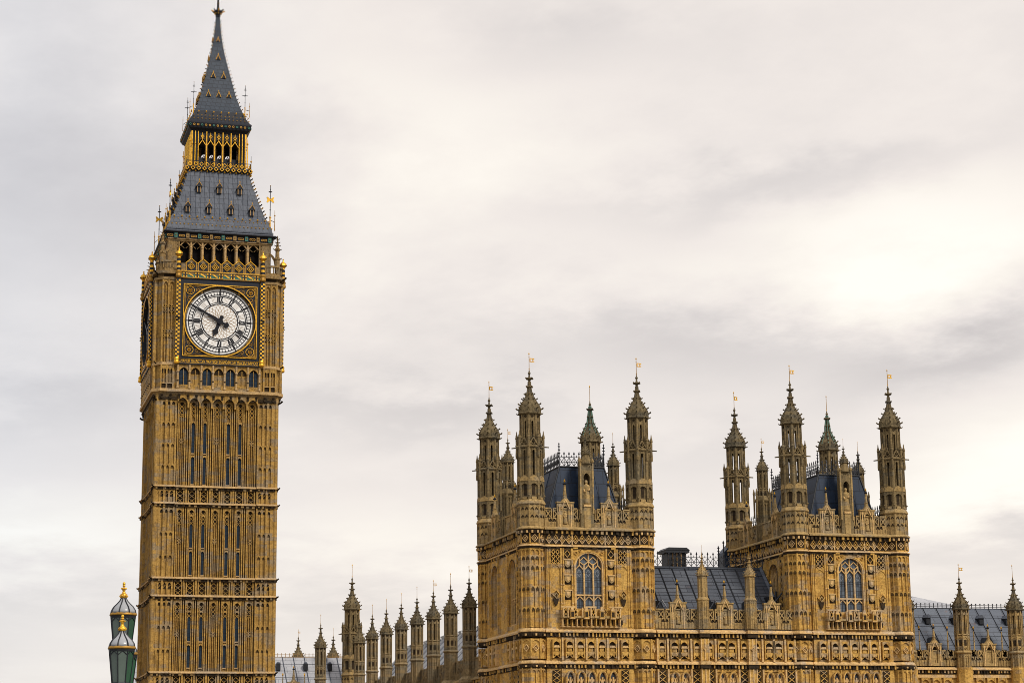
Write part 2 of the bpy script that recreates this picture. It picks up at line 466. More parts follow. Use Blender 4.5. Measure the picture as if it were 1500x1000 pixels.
    def build(s, name, parent=None, loc=None, shade=False):
        me = bpy.data.meshes.new(name)
        me.from_pydata([tuple(p) for p in s.v], [], s.f)
        for m in s.ms:
            me.materials.append(M[m])
        me.polygons.foreach_set('material_index', s.mi)
        bm = bmesh.new()
        bm.from_mesh(me)
        bmesh.ops.recalc_face_normals(bm, faces=bm.faces)
        bm.to_mesh(me)
        bm.free()
        if shade:
            me.polygons.foreach_set('use_smooth', [True] * len(me.polygons))
        me.update()
        o = bpy.data.objects.new(name, me)
        C.objects.link(o)
        if parent:
            o.parent = parent
        if loc:
            o.location = loc
        return o

def tag(o, label=None, cat=None, group=None, kind=None):
    for k, v in (('label', label), ('category', cat), ('group', group), ('kind', kind)):
        if v:
            o[k] = v
    return o
def thing(name, label, cat, loc=(0, 0, 0), rz=0, group=None):
    o = bpy.data.objects.new(name, None)
    C.objects.link(o)
    o.location = loc
    o.rotation_euler = (0, 0, rz)
    o.empty_display_size = 0.5
    return tag(o, label, cat, group)
def copy_tree(o, parent=None):
    c = o.copy()
    C.objects.link(c)
    c.parent = parent
    for ch in list(o.children):
        copy_tree(ch, c)
    return c
def place(o, loc, rz=0, parent=None):
    """copy a part together with its sub-parts"""
    c = copy_tree(o, parent)
    c.location = loc
    c.rotation_euler = (0, 0, rz)
    return c

# ------------------------------------------------------------------ ground, river, bridge
def sheet(name, x0, x1, y0, y1, z, m):
    mb = MB()
    mb.add([(x0, y0, z), (x1, y0, z), (x1, y1, z), (x0, y1, z)], [(0, 1, 2, 3)], m)
    return tag(mb.build(name), kind='structure')
sheet('ground', -3000, 3000, -3000, 3000, -4.0, 'earth')
sheet('river', -1500, 1500, -215, -40, -3.98, 'water')
mb = MB()
mb.box(-400, 400, -40, 260, -4.2, -0.02, 'bb_up')
tag(mb.build('terrace'), kind='structure')

root = thing('road_bridge', 'long road bridge over the river with green parapet', 'bridge', (-27.5, -125, 0))
mb = MB()
mb.box(-6.6, 6.6, -90, 120, 6.6, 7.6, 'asphalt')
mb.build('deck', root)
for sx in (-1, 1):
    mb = MB()
    mb.box(sx * 6.3 - 0.2, sx * 6.3 + 0.2, -90, 120, 7.6, 7.9, 'green')
    mb.box(sx * 6.3 - 0.25, sx * 6.3 + 0.25, -90, 120, 8.55, 8.7, 'green')
    k = -90.0
    while k < 120:
        mb.box(sx * 6.3 - 0.08, sx * 6.3 + 0.08, k, k + 0.22, 7.9, 8.55, 'green')
        k += 0.6
    mb.build('parapet', root)
for py_ in (-70, -35, 0, 35, 70):
    mb = MB()
    mb.box(-6.8, 6.8, py_ - 1.6, py_ + 1.6, -4.2, 6.6, 'bb_up')
    mb.box(-7.3, 7.3, py_ - 1.9, py_ + 1.9, 5.6, 6.2, 'bb_light')
    mb.build('pier', root)

# ------------------------------------------------------------------ bridge lamp
lamp = thing('street_lamp', 'green and gold three-lantern lamp in front of the left edge of the clock tower', 'street lamp', (-22.23, -153.5, 7.6))
mb = MB()
mb.oct(0, 0, [(0.42, 0.0), (0.42, 1.2), (0.30, 1.3), (0.22, 1.6), (0.13, 1.8), (0.10, 2.6), (0.09, 3.6), (0.16, 3.7), (0.08, 3.8), (0.07, 4.35)], 'green')
mb.build('post', lamp)
def lantern(loc):
    # origin at the gilded band; the glass body hangs below it, narrower at the foot
    r = 0.315
    body = MB()
    zb = -0.80
    for i in range(8):
        a0, a1 = PI / 8 + i * PI / 4, PI / 8 + (i + 1) * PI / 4
        am = (a0 + a1) / 2
        gm = 'lampg' if (math.cos(am) > 0.5) else 'lampw'
        body.add([(r * 0.94 * math.cos(a0), r * 0.94 * math.sin(a0), -0.03), (r * 0.94 * math.cos(a1), r * 0.94 * math.sin(a1), -0.03),
                  (r * 0.66 * math.cos(a1), r * 0.66 * math.sin(a1), zb), (r * 0.66 * math.cos(a0), r * 0.66 * math.sin(a0), zb)], [(0, 1, 2, 3)], gm)
    o = body.build('lantern', lamp, loc)
    fr = MB()
    prof = [(0.30, 0.03), (0.285, 0.10), (0.235, 0.18), (0.16, 0.25), (0.095, 0.32), (0.055, 0.40)]
    for i in range(8):
        a = PI / 8 + i * PI / 4
        c_, s_ = math.cos(a), math.sin(a)
        fr.tube((r * 0.95 * c_, r * 0.95 * s_, -0.03), (r * 0.67 * c_, r * 0.67 * s_, zb), 0.014, 'iron')
        for (ra, za), (rb, zb_) in zip(prof, prof[1:]):
            fr.tube((ra * 1.02 * c_, ra * 1.02 * s_, za), (rb * 1.02 * c_, rb * 1.02 * s_, zb_), 0.016, 'iron')
        b = PI / 8 + (i + 1) * PI / 4
        mx, my = math.cos((a + b) / 2) * r * 0.87, math.sin((a + b) / 2) * r * 0.87
        fr.tube((r * 0.92 * c_, r * 0.92 * s_, -0.16), (mx, my, -0.07), 0.010, 'iron')
        fr.tube((r * 0.92 * math.cos(b), r * 0.92 * math.sin(b), -0.16), (mx, my, -0.07), 0.010, 'iron')
    fr.oct(0, 0, [(r * 0.97, -0.075), (r * 1.0, -0.02)], 'iron')
    fr.oct(0, 0, [(r * 0.70, zb - 0.03), (r * 0.72, zb), (r * 0.68, zb + 0.03)], 'iron')
    fr.oct(0, 0, [(0.12, zb - 0.30), (0.14, zb - 0.22), (0.09, zb - 0.14), (0.2, zb - 0.031)], 'green')
    fr.build('frame', o)
    rf = MB()
    rf.lathe(0, 0, prof, 16, 'lampt')
    rf.build('dome', o, shade=True)
    gd = MB()
    gd.oct(0, 0, [(r * 1.03, -0.02), (r * 1.06, 0.0), (r * 1.03, 0.03), (r * 0.98, 0.045)], 'gold_d')
    gd.oct(0, 0, [(0.06, 0.385), (0.095, 0.41), (0.075, 0.44), (0.09, 0.475), (0.05, 0.50), (0.03, 0.56), (0.045, 0.58), (0.028, 0.62), (0.03, 0.64)], 'gold')
    for i in range(6):
        a = i * PI / 3
        gd.ball(0.078 * math.cos(a), 0.078 * math.sin(a), 0.435, 0.026, 'gold', n=6)
        gd.ball(0.05 * math.cos(a), 0.05 * math.sin(a), 0.615, 0.022, 'gold', n=6)
    gd.ball(0, 0, 0.675, 0.034, 'gold')
    gd.ball(0, 0, 0.725, 0.035, 'gold', 0.045)
    gd.build('gilded_crown', o, shade=True)
    return o
lantern((0.0, 0.0, 5.58))
lantern((-0.08, -0.79, 4.76))
lantern((0.13, 0.82, 4.72))
for sg, ox in ((-1, -0.08), (1, 0.13)):
    mb = MB()
    pts = [(0, 0, 3.3), (ox * 0.3, sg * 0.3, 3.0), (ox * 0.7, sg * 0.62, 3.1), (ox, sg * 0.79, 3.45), (ox, sg * 0.80, 3.9)]
    for p, q in zip(pts, pts[1:]):
        mb.tube(p, q, 0.04, 'green', 6)
    mb.build('arm', lamp)
mb = MB()
mb.tube((0, 0, 4.3), (0, 0, 4.75), 0.06, 'green', 8)
mb.build('neck', lamp)

# ------------------------------------------------------------------ shared gothic pieces
def crocket(mb, x, y, z, dx, dy, s, m):
    """a leafy hook that leans out along (dx, dy)"""
    mb.tube((x - dx * s * 0.3, y - dy * s * 0.3, z - s * 0.3), (x + dx * s * 0.75, y + dy * s * 0.75, z + s * 0.05), s * 0.30, m, 4, s * 0.24)
    mb.knob(x + dx * s * 0.85, y + dy * s * 0.85, z + s * 0.22, s * 0.36, m)

def cap_mesh(k, mat, fin='cap'):
    """ogee cap with crockets and knops; z = 0 at its base, k scales the 4.2 m original"""
    mb = MB()
    prof = [(1.0, 0.0), (1.10, 0.04), (1.12, 0.14), (1.0, 0.24), (1.0, 0.48), (0.94, 0.74), (0.80, 1.0), (0.60, 1.30), (0.43, 1.58), (0.30, 1.88), (0.21, 2.2), (0.15, 2.6), (0.11, 3.1), (0.085, 3.6), (0.05, 4.15)]
    prof = [(r * k, z * k) for r, z in prof]
    mb.oct(0, 0, prof, mat)
    def rad(z):
        for (r0, z0), (r1, z1) in zip(prof, prof[1:]):
            if z0 <= z <= z1:
                return r0 + (r1 - r0) * (z - z0) / (z1 - z0 + 1e-9)
        return 0.05 * k
    for i in range(8):
        a = PI / 8 + i * PI / 4
        c, s = math.cos(a), math.sin(a)
        crocket(mb, 1.06 * k * c, 1.06 * k * s, 0.10 * k, c, s, 0.17 * k, fin)
        for z in (0.55, 1.0, 1.46, 1.92):
            rr = rad(z * k)
            crocket(mb, rr * c, rr * s, z * k, c, s, (0.29 - 0.035 * z) * k, fin)
        for (ra, za), (rb, zb) in zip(prof[3:12], prof[4:13]):
            mb.tube((ra * c, ra * s, za), (rb * c, rb * s, zb), 0.045 * k, fin, 4)
    for zc, rr in ((2.55, 0.30), (3.32, 0.34)):
        mb.oct(0, 0, [(0.10 * k, (zc - 0.12) * k), (rr * 0.9 * k, (zc + 0.02) * k), (rr * k, (zc + 0.09) * k), (0.10 * k, (zc + 0.2) * k)], fin)
        for i in range(4):
            a = PI / 8 + i * PI / 2
            mb.knob((rr + 0.04) * k * math.cos(a), (rr + 0.04) * k * math.sin(a), (zc + 0.08) * k, 0.10 * k, fin)
    mb.oct(0, 0, [(0.06 * k, 3.75 * k), (0.15 * k, 3.86 * k), (0.07 * k, 4.0 * k)], fin)
    # blind trefoil ribs on the lower curve of every facet
    for f in range(8):
        mb.M = Matrix.Rotation(-2 * PI * f / 8, 4, 'Z') @ FLIP
        ap = 0.924 * k
        mb.tube((0, 1.03 * ap, 0.28 * k), (0, 0.94 * ap, 0.85 * k), 0.035 * k, fin, 4)
        mb.tube((-0.3 * k, 1.01 * ap, 0.3 * k), (0, 0.90 * ap, 0.92 * k), 0.03 * k, fin, 4)
        mb.tube((0.3 * k, 1.01 * ap, 0.3 * k), (0, 0.90 * ap, 0.92 * k), 0.03 * k, fin, 4)
    mb.M = Matrix()
    return mb
def vane_mesh(k, flag=True):
    mb = MB()
    mb.tube((0, 0, 0), (0, 0, 1.45 * k), 0.030 * k, 'gold_d', 5, 0.022 * k)
    mb.knob(0, 0, 1.52 * k, 0.07 * k, 'gold', 0.16 * k)
    mb.knob(0, 0, 1.25 * k, 0.06 * k, 'gold')
    mb.knob(0, 0, 0.12 * k, 0.07 * k, 'gold')
    if flag:
        a, b, z0, z1 = 0.06 * k, 0.42 * k, 0.78 * k, 1.14 * k
        w = 0.075 * k
        mb.M = FLIP
        mb.box(a, b, -0.03 * k, 0.03 * k, z0, z0 + w, 'gold')
        mb.box(a, b, -0.03 * k, 0.03 * k, z1 - w, z1, 'gold')
        mb.box(a, a + w, -0.03 * k, 0.03 * k, z0 + w, z1 - w, 'gold')
        mb.box(b - w, b, -0.03 * k, 0.03 * k, z0 + w, z1 - w, 'gold')
        mb.box(b, b + 0.09 * k, -0.03 * k, 0.03 * k, z1 - 0.1 * k, z1 - 0.02 * k, 'gold')
        mb.box(b, b + 0.09 * k, -0.03 * k, 0.03 * k, z0 + 0.02 * k, z0 + 0.1 * k, 'gold')
        mb.M = Matrix()
    return mb

def oct_panels(mb, cx, cy, R0, rows, m, rib=0.10, dep=0.13, sub=2, facets=range(8), soot_shade=None, drop=0.45):
    """ribbed octagonal shaft: rows = [(z_bottom, z_top)], each facet split in `sub` arched panels"""
    base = mb.M.copy()
    z0, z1 = rows[0][0], rows[-1][1]
    Rc = R0 - dep
    mb.oct(cx, cy, [(Rc, z0), (Rc, z1)], soot_shade or m)
    for f in facets:
        mb.M = base @ T(cx, cy) @ Matrix.Rotation(-2 * PI * f / 8, 4, 'Z') @ FLIP
        a = R0 * math.cos(PI / 8)
        hw = R0 * math.sin(PI / 8)
        ci = a - dep
        mb.box(-hw - 0.01, -hw + rib, ci - 0.02, a, z0, z1, m)
        mb.box(hw - rib, hw + 0.01, ci - 0.02, a, z0, z1, m)
        for j in range(1, sub):
            u = -hw + 2 * hw * j / sub
            mb.box(u - rib * 0.4, u + rib * 0.4, ci - 0.02, a - 0.015, z0, z1, m)
        for (a0, a1) in rows:
            for j in range(sub):
                ua = -hw + 2 * hw * j / sub + rib * (1 if j == 0 else 0.4)
                ub = -hw + 2 * hw * (j + 1) / sub - rib * (1 if j == sub - 1 else 0.4)
                mb.arch(ua, ub, a1 - drop, a1 - 0.10, ci - 0.02, a - 0.03, m, 3)
    mb.M = base

def oct_ledge(mb, cx, cy, R0, z, h, over, m, soot_shade='soot_shade'):
    mb.oct(cx, cy, [(R0 - 0.05, z - h * 0.52), (R0 + over * 0.25, z - h * 0.42), (R0 + over * 0.45, z - 0.01)], soot_shade)
    mb.oct(cx, cy, [(R0 + over * 0.5, z), (R0 + over, z + h * 0.05), (R0 + over, z + h * 0.16), (R0 + 0.01, z + h * 0.42)], m)

def wall_ledge(mb, u0, u1, d, z, h, over, m, soot_shade='soot_shade', step=0.42, blocks=True):
    """string course on a flat wall: pale weathered top, carved underside coloured dark with grime and shade"""
    mb.box(u0, u1, d - 0.3, d + over * 0.22, z - h * 0.50, z - h * 0.02, soot_shade)
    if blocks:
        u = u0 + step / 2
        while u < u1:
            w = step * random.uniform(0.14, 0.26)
            mb.box(u - w, u + w, d, d + over * random.uniform(0.5, 0.8), z - h * random.uniform(0.36, 0.5), z - h * 0.05, ('pal' if m[:3] == 'pal' else 'bb_up') if random.random() < 0.6 else soot_shade)
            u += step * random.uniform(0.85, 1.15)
    vs = [(u0, d - 0.3, z), (u1, d - 0.3, z), (u1, d + over, z), (u0, d + over, z),
          (u0, d - 0.3, z + h * 0.42), (u1, d - 0.3, z + h * 0.42), (u1, d + 0.02, z + h * 0.41), (u0, d + 0.02, z + h * 0.41), (u0, d + over, z + h * 0.14), (u1, d + over, z + h * 0.14)]
    mb.add(vs, [(0, 1, 2, 3), (3, 2, 9, 8), (8, 9, 6, 7), (7, 6, 5, 4), (0, 3, 8, 7, 4), (1, 5, 6, 9, 2)], m)

def lattice(mb, u0, u1, z0, z1, d, m, back, n=3, dep=0.30, w=0.05):
    """carved tracery panel: recess coloured with grime and shade behind diagonal bars"""
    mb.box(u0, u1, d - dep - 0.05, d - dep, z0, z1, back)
    h = (z1 - z0) / n
    for i in range(n):
        a, b = z0 + i * h, z0 + (i + 1) * h
        mb.bar((u0, a), (u1, b), w, d - dep * 0.7, d - 0.06, m)
        mb.bar((u0, b), (u1, a), w, d - dep * 0.7 + 0.011, d - 0.053, m)

def cresting(mb, L, h, m, step=0.48, rich=True):
    """iron ridge cresting along local u from 0 to L"""
    mb.box(0, L, -0.03, 0.03, 0.0, 0.06, m)
    mb.box(0, L, -0.025, 0.025, h * 0.30, h * 0.30 + 0.045, m)
    mb.box(0, L, -0.025, 0.025, h * 0.62, h * 0.62 + 0.045, m)
    n = max(1, int(L / step))
    s = L / n
    for i in range(n + 1):
        u = i * s
        mb.box(u - 0.03, u + 0.03, -0.03, 0.03, 0.06, h * 0.86, m)
        mb.ext([(u - 0.09, h * 0.84), (u, h), (u + 0.09, h * 0.84), (u, h * 0.78)], -0.03, 0.03, m)
        if i < n and rich:
            mb.bar((u, h * 0.06), (u + s / 2, h * 0.30), 0.045, -0.02, 0.02, m)
            mb.bar((u + s, h * 0.06), (u + s / 2, h * 0.30), 0.045, -0.021, 0.021, m)
            mb.bar((u, h * 0.62), (u + s / 2, h * 0.33), 0.045, -0.02, 0.02, m)
            mb.bar((u + s, h * 0.62), (u + s / 2, h * 0.33), 0.045, -0.021, 0.021, m)
            mb.ext([(u + s / 2 - 0.05, h * 0.66), (u + s / 2, h * 0.78), (u + s / 2 + 0.05, h * 0.66)], -0.02, 0.02, m)

def statue_mesh(h):
    mb = MB()
    prof = [(0.16, 0), (0.17, 0.1), (0.15, 0.35), (0.13, 0.55), (0.16, 0.68), (0.15, 0.78), (0.06, 0.83), (0.055, 0.86)]
    mb.lathe(0, 0, [(r * h, z * h) for r, z in prof], 10, 'pal_mid')
    mb.ball(0, 0, 0.92 * h, 0.075 * h, 'pal_mid', 0.09 * h)
    mb.tube((-0.15 * h, 0, 0.74 * h), (-0.10 * h, -0.13 * h, 0.5 * h), 0.04 * h, 'pal_light')
    mb.tube((0.15 * h, 0, 0.74 * h), (0.05 * h, -0.15 * h, 0.56 * h), 0.04 * h, 'pal_light')
    return mb

def slope_obj(name, pts, m, parent=None, th=0.12):
    """roof plane with thickness from 3 or 4 corner points"""
    mb = MB()
    P = [Vector(p) for p in pts]
    nn = (P[1] - P[0]).cross(P[2] - P[0]).normalized() * th
    n = len(P)
    mb.add(P + [p - nn for p in P], [list(range(n)), list(range(2 * n - 1, n - 1, -1))] + [(i, (i + 1) % n, n + (i + 1) % n, n + i) for i in range(n)], m)
    return mb.build(name, parent)

# ================================================================== CLOCK TOWER
ct = thing('clock_tower', 'tall honey stone clock tower with white dial and gilded iron spire', 'clock tower', (0, 6.3, 0))
BAYS = [-3.51 + 1.17 * i for i in range(7)]
STRINGS = [(46.9, None), (37.8, 36.1), (28.75, 27.0), (19.6, 17.9), (10.5, 8.9)]

shaft = MB()
shaft.sq([(5.60, 0), (5.60, 47.2)], 'bb')
for k in range(4):
    shaft.M = face(k)
    for sg in (-1, 1):
        a, b = sorted((sg * 4.08, sg * 6.04))
        shaft.box(a, b, 5.5, 5.94, 0, 47.2, 'bb')
        for q in (4.12, 4.62, 5.08, 5.54, 6.02):
            u = sg * q
            w = 0.085 if q not in (5.08,) else 0.11
            shaft.box(u - w, u + w, 5.9, 6.10 if q != 5.08 else 6.16, 0, 47.2, 'bb')
    prev_top = 46.9
    for si in range(1, len(STRINGS)):
        zt = STRINGS[si - 1][1] or STRINGS[si - 1][0]
        zb = STRINGS[si][0] + 0.2
        zt2 = zt - 0.35
        # pilaster rows of little arched heads
        rows = [zb + (zt2 - zb) * j / (4 if si == 1 else 3) for j in range(5 if si == 1 else 4)]
        for sg in (-1, 1):
            for (q0, q1) in ((4.205, 4.535), (4.705, 4.97), (5.19, 5.455), (5.625, 5.935)):
                a, b = sorted((sg * q0, sg * q1))
                for j in range(1, len(rows)):
                    top = rows[j]
                    shaft.arch(a, b, top - 0.42, top - 0.05, 5.92, 6.06, 'bb', 3, 0.26)
                    shaft.add([(a, 5.945, top - 0.48), (b, 5.945, top - 0.48), (b, 5.945, top - 0.06), (a, 5.945, top - 0.06)], [(0, 1, 2, 3)], 'crev_shade')
                # heads right below and above the strings
                shaft.add([(a, 5.947, zt - 0.85), (b, 5.947, zt - 0.85), (b, 5.947, zt - 0.3), (a, 5.947, zt - 0.3)], [(0, 1, 2, 3)], 'soot_shade')
        # bays
        for i, u in enumerate(BAYS):
            for s2 in (-1, 1):
                shaft.box(u + s2 * 0.36 - 0.06, u + s2 * 0.36 + 0.06, 5.55, 5.90, zb - 0.2, zt, 'bb')
                shaft.box(u + s2 * 0.20 - 0.035, u + s2 * 0.20 + 0.035, 5.55, 5.76, zb - 0.2, zt, 'bb')
            if i < 6:
                c = u + 0.585
                shaft.box(c - 0.05, c + 0.05, 5.55, 5.84, zb - 0.2, zt, 'bb')
            shaft.box(u - 0.30, u + 0.30, 5.58, 5.612, zb, zt - 0.3, 'bb_shade')
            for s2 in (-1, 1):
                shaft.box(u + s2 * 0.47 - 0.05, u + s2 * 0.47 + 0.05, 5.58, 5.614, zb, zt - 0.3, 'crev_shade')
            if i in (0, 3, 6):
                shaft.box(u - 0.035, u + 0.035, 5.55, 5.74, zb - 0.2, zt - 1.7, 'bb')
                zq = zb + (zt - zb) * 0.50
                shaft.box(u - 0.29, u + 0.29, 5.58, 5.66, zq - 0.30, zq + 0.30, 'soot_shade')
                for dx in (-0.13, 0.13):
                    for dz in (-0.14, 0.14):
                        shaft.diamond(u + dx, zq + dz, 0.135, 0.05, 5.64, 5.76, 'bb_light')
            # cusped heads
            zc = zt - 0.35
            for s2 in (-1, 1):
                pass
            shaft.box(u - 0.30, u + 0.30, 5.58, 5.64, zc - 1.55, zc, 'soot_shade')
            shaft.arch(u - 0.30, u + 0.30, zc - 0.55, zc + 0.1, 5.62, 5.86, 'bb', 3, 0.40)
            for j in range(3):
                z1 = zc - 0.62 - j * 0.42
                shaft.diamond(u - 0.14, z1, 0.15, 0.055, 5.60, 5.74, 'gold_d' if si == 1 else 'bb', 0.20)
                shaft.diamond(u + 0.14, z1, 0.15, 0.055, 5.60, 5.74, 'gold_d' if si == 1 else 'bb', 0.20)
    for (zh, zl) in STRINGS[1:]:
        # blind tracery band between the paired strings
        for i, u in enumerate(BAYS):
            lattice(shaft, u - 0.31, u + 0.31, zl + 0.18, zh - 0.14, 5.88, 'bb', 'soot_shade', 3, 0.22, 0.05)
            for s2 in (-1, 1):
                shaft.box(u + s2 * 0.36 - 0.06, u + s2 * 0.36 + 0.06, 5.55, 5.94, zl, zh, 'bb')
            if i < 6:
                shaft.box(u + 0.585 - 0.09, u + 0.585 + 0.09, 5.55, 5.98, zl, zh, 'bb')
        for sg in (-1, 1):
            for (q0, q1) in ((4.205, 4.535), (4.705, 4.97), (5.19, 5.455), (5.625, 5.935)):
                a, b = sorted((sg * q0, sg * q1))
                shaft.box(a, b, 5.93, 5.955, zl + 0.75, zh - 0.1, 'soot_shade')
                shaft.arch(a, b, zh - 0.65, zh - 0.1, 5.93, 6.07, 'bb', 3, 0.3)
                shaft.bar((a, zl + 0.9), (b, zh - 0.55), 0.05, 5.93, 6.04, 'bb')
    # shadowy corbel arches at the head of the recess
    for i, u in enumerate(BAYS):
        shaft.arch(u - 0.50, u + 0.50, 46.15, 47.1, 5.75, 6.30, 'bb', 4, 0.62)
        shaft.box(u - 0.45, u + 0.45, 5.60, 5.68, 45.9, 46.9, 'soot_shade')
        shaft.box(u + 0.50, u + 0.67, 5.7, 6.25, 45.75, 47.1, 'bb') if i < 6 else None
shaft.M = Matrix()
for sx in (-1, 1):
    for sy in (-1, 1):
        shaft.oct(sx * 5.97, sy * 5.97, [(0.20, 0), (0.20, 47.0)], 'bb')
shaft.build('shaft', ct)

for si, (zh, zl) in enumerate(STRINGS):
    for z in (zh, zl):
        if z is None or si == 0:
            continue
        mb = MB()
        for k in range(4):
            mb.M = face(k)
            wall_ledge(mb, -4.1, 4.1, 5.92, z, 0.52, 0.26, 'bb_light', 'soot_shade', 0.585)
            for sg in (-1, 1):
                a, b = sorted((sg * 4.05, sg * 6.1))
                wall_ledge(mb, a, b, 6.10, z + 0.01, 0.50, 0.24, 'bb_light', 'soot_shade', 0.46)
                crocket(mb, sg * 6.15, 6.15, z + 0.05, sg * 0.7, 0.7, 0.28, 'soot_shade')
        mb.build('string_course', ct)

# slit windows of the shaft (on the two faces the photo shows)
for k in (0, 1):
    for i in (1, 2, 4, 5):
        for (a, b) in ((38.1, 40.95), (41.2, 44.4), (29.1, 31.55), (31.8, 35.0), (20.1, 22.4), (22.65, 25.6), (11, 13.5), (13.7, 16.5)):
            mb = MB()
            mb.M = face(k)
            u = BAYS[i]
            mb.box(u - 0.165, u + 0.165, 5.56, 5.635, a, b, 'slit')
            mb.ext([(u - 0.17, a - 0.02), (u + 0.17, a - 0.02), (u + 0.17, a + 0.08), (u - 0.17, a + 0.08)], 5.6, 5.74, 'bb_light')
            mb.arch(u - 0.165, u + 0.165, b - 0.22, b + 0.10, 5.60, 5.80, 'bb', 3, 0.18)
            mb.build('slit_window', ct)

# ---- clock stage
def sqc(h, c):            # chamfered square plan
    return [(h - c, -h), (h, -h + c), (h, h - c), (h - c, h), (-h + c, h), (-h, h - c), (-h, -h + c), (-h + c, -h)]
cs = MB()
for (h0, z0, h1, z1, m) in ((6.12, 46.8, 6.50, 47.35, 'bb_up'),):
    n = 8
    A, B_ = sqc(h0, 0.5), sqc(h1, 0.7)
    cs.add([(p[0], p[1], z0) for p in A] + [(p[0], p[1], z1) for p in B_], [(i, (i + 1) % n, n + (i + 1) % n, n + i) for i in range(n)], m)
cs.prism(sqc(6.28, 0.7), 47.3, 59.6, 'bb')
cs.prism(sqc(6.62, 0.8), 47.3, 47.6, 'bb_light')
cs.prism(sqc(6.52, 0.8), 50.0, 50.28, 'bb_light')
cs.prism(sqc(6.56, 0.8), 58.75, 59.0, 'bb_up')
cs.prism(sqc(6.70, 0.8), 59.35, 59.62, 'bb_up')
cs.prism(sqc(6.30, 0.7), 59.6, 60.0, 'bb_up')
for k in range(4):
    cs.M = face(k)
    # corbel underside and hooks
    for i in range(14):
        u = -5.6 + i * 0.86
        cs.knob(u, 6.32, 46.98, 0.17, 'soot_shade')
        cs.box(u - 0.1, u + 0.1, 6.0, 6.34, 46.62, 46.9, 'soot_shade')
    cs.box(-5.9, 5.9, 6.0, 6.2, 46.55, 46.82, 'soot_shade')
    for sg in (-1, 1):
        crocket(cs, sg * 6.2, 6.2, 46.6, sg * 0.7, 0.7, 0.38, 'soot_shade')
        crocket(cs, sg * 6.30, 6.30, 50.2, sg * 0.7, 0.7, 0.28, 'soot_shade')
        crocket(cs, sg * 6.40, 6.40, 59.4, sg * 0.7, 0.7, 0.38, 'soot_shade')
        # pilaster panelling beside the dial
        for q in (4.55, 5.18, 5.75):
            u = sg * q
            cs.box(u - 0.07, u + 0.07, 6.25, 6.52, 50.28, 58.75, 'bb')
            cs.box(u - 0.07, u + 0.07, 6.25, 6.50, 47.6, 50.0, 'bb')
        for (q0, q1) in ((4.62, 5.11), (5.25, 5.68)):
            a, b = sorted((sg * q0, sg * q1))
            c = (a + b) / 2
            cs.box(c - 0.03, c + 0.03, 6.25, 6.42, 50.3, 58.2, 'bb')
            cs.arch(a, b, 58.1, 58.75, 6.28, 6.46, 'bb', 3, 0.45)
            for zc in (53.2, 55.8):
                cs.box(a + 0.01, b - 0.01, 6.29, 6.32, zc - 0.42, zc + 0.42, 'soot_shade')
                for dz in (-0.22, 0.22):
                    for s3 in (-1, 1):
                        cs.diamond(c + s3 * 0.12, zc + dz, 0.13, 0.05, 6.30, 6.46, 'bb', 0.2)
            cs.box(a, b, 6.29, 6.315, 49.2, 49.95, 'soot_shade')
            cs.arch(a, c, 49.35, 49.98, 6.30, 6.45, 'bb', 3, 0.3)
            cs.arch(c, b, 49.35, 49.98, 6.30, 6.45, 'bb', 3, 0.3)
            cs.box(c - 0.035, c + 0.035, 6.25, 6.44, 48.2, 49.5, 'bb')
            cs.box(a + 0.03, b - 0.03, 6.29, 6.33, 47.66, 48.1, 'soot_shade')
            cs.box(a, b, 6.30, 6.47, 48.1, 48.2, 'bb_light')
    # arcade under the dial: blind panels and windows alternate
    for i in range(8):
        u = -4.10 + i * 1.17
        cs.oct(u, 6.58, [(0.11, 47.62), (0.15, 47.7), (0.10, 47.9), (0.09, 49.2), (0.16, 49.35), (0.10, 49.5), (0.12, 50.05)], 'bb_light')
        cs.knob(u, 6.62, 48.42, 0.14, 'soot_shade')
    for i, u in enumerate([-3.51 + 1.17 * j for j in range(7)]):
        cs.arch(u - 0.46, u + 0.46, 49.25, 50.05, 6.30, 6.54, 'bb', 4, 0.55)
        cs.box(u - 0.45, u + 0.45, 6.30, 6.50, 47.62, 48.05, 'bb')
        lattice(cs, u - 0.40, u + 0.40, 47.68, 48.02, 6.56, 'bb', 'soot_shade', 1, 0.07, 0.04)
        if i % 2:
            cs.box(u - 0.04, u + 0.04, 6.28, 6.40, 48.05, 49.6, 'bb')
            cs.box(u - 0.42, u + 0.42, 6.29, 6.325, 49.2, 49.95, 'soot_shade')
        else:
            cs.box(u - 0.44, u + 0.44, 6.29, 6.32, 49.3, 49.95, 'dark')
    # parapet on the corners
    for sg in (-1, 1):
        for j in range(4):
            u = sg * (4.75 + j * 0.33)
            cs.box(u - 0.05, u + 0.05, 6.2, 6.36, 60.0, 60.6, 'bb_up')
        a, b = sorted((sg * 4.5, sg * 6.0))
        cs.box(a, b, 6.18, 6.42, 60.6, 60.78, 'bb_up')
        a, b = sorted((sg * 4.55, sg * 5.7))
        cs.box(a, b, 6.28, 6.34, 59.0, 59.33, 'soot_shade')
cs.M = Matrix()
cs.build('clock_stage', ct)
for k in (0, 1):
    for u in (-3.51, -1.17, 1.17, 3.51):
        mb = MB()
        mb.M = face(k)
        mb.box(u - 0.42, u + 0.42, 6.29, 6.335, 48.1, 49.55, 'slit')
        mb.box(u - 0.035, u + 0.035, 6.30, 6.42, 48.06, 49.7, 'bb')
        mb.build('arcade_window', ct)

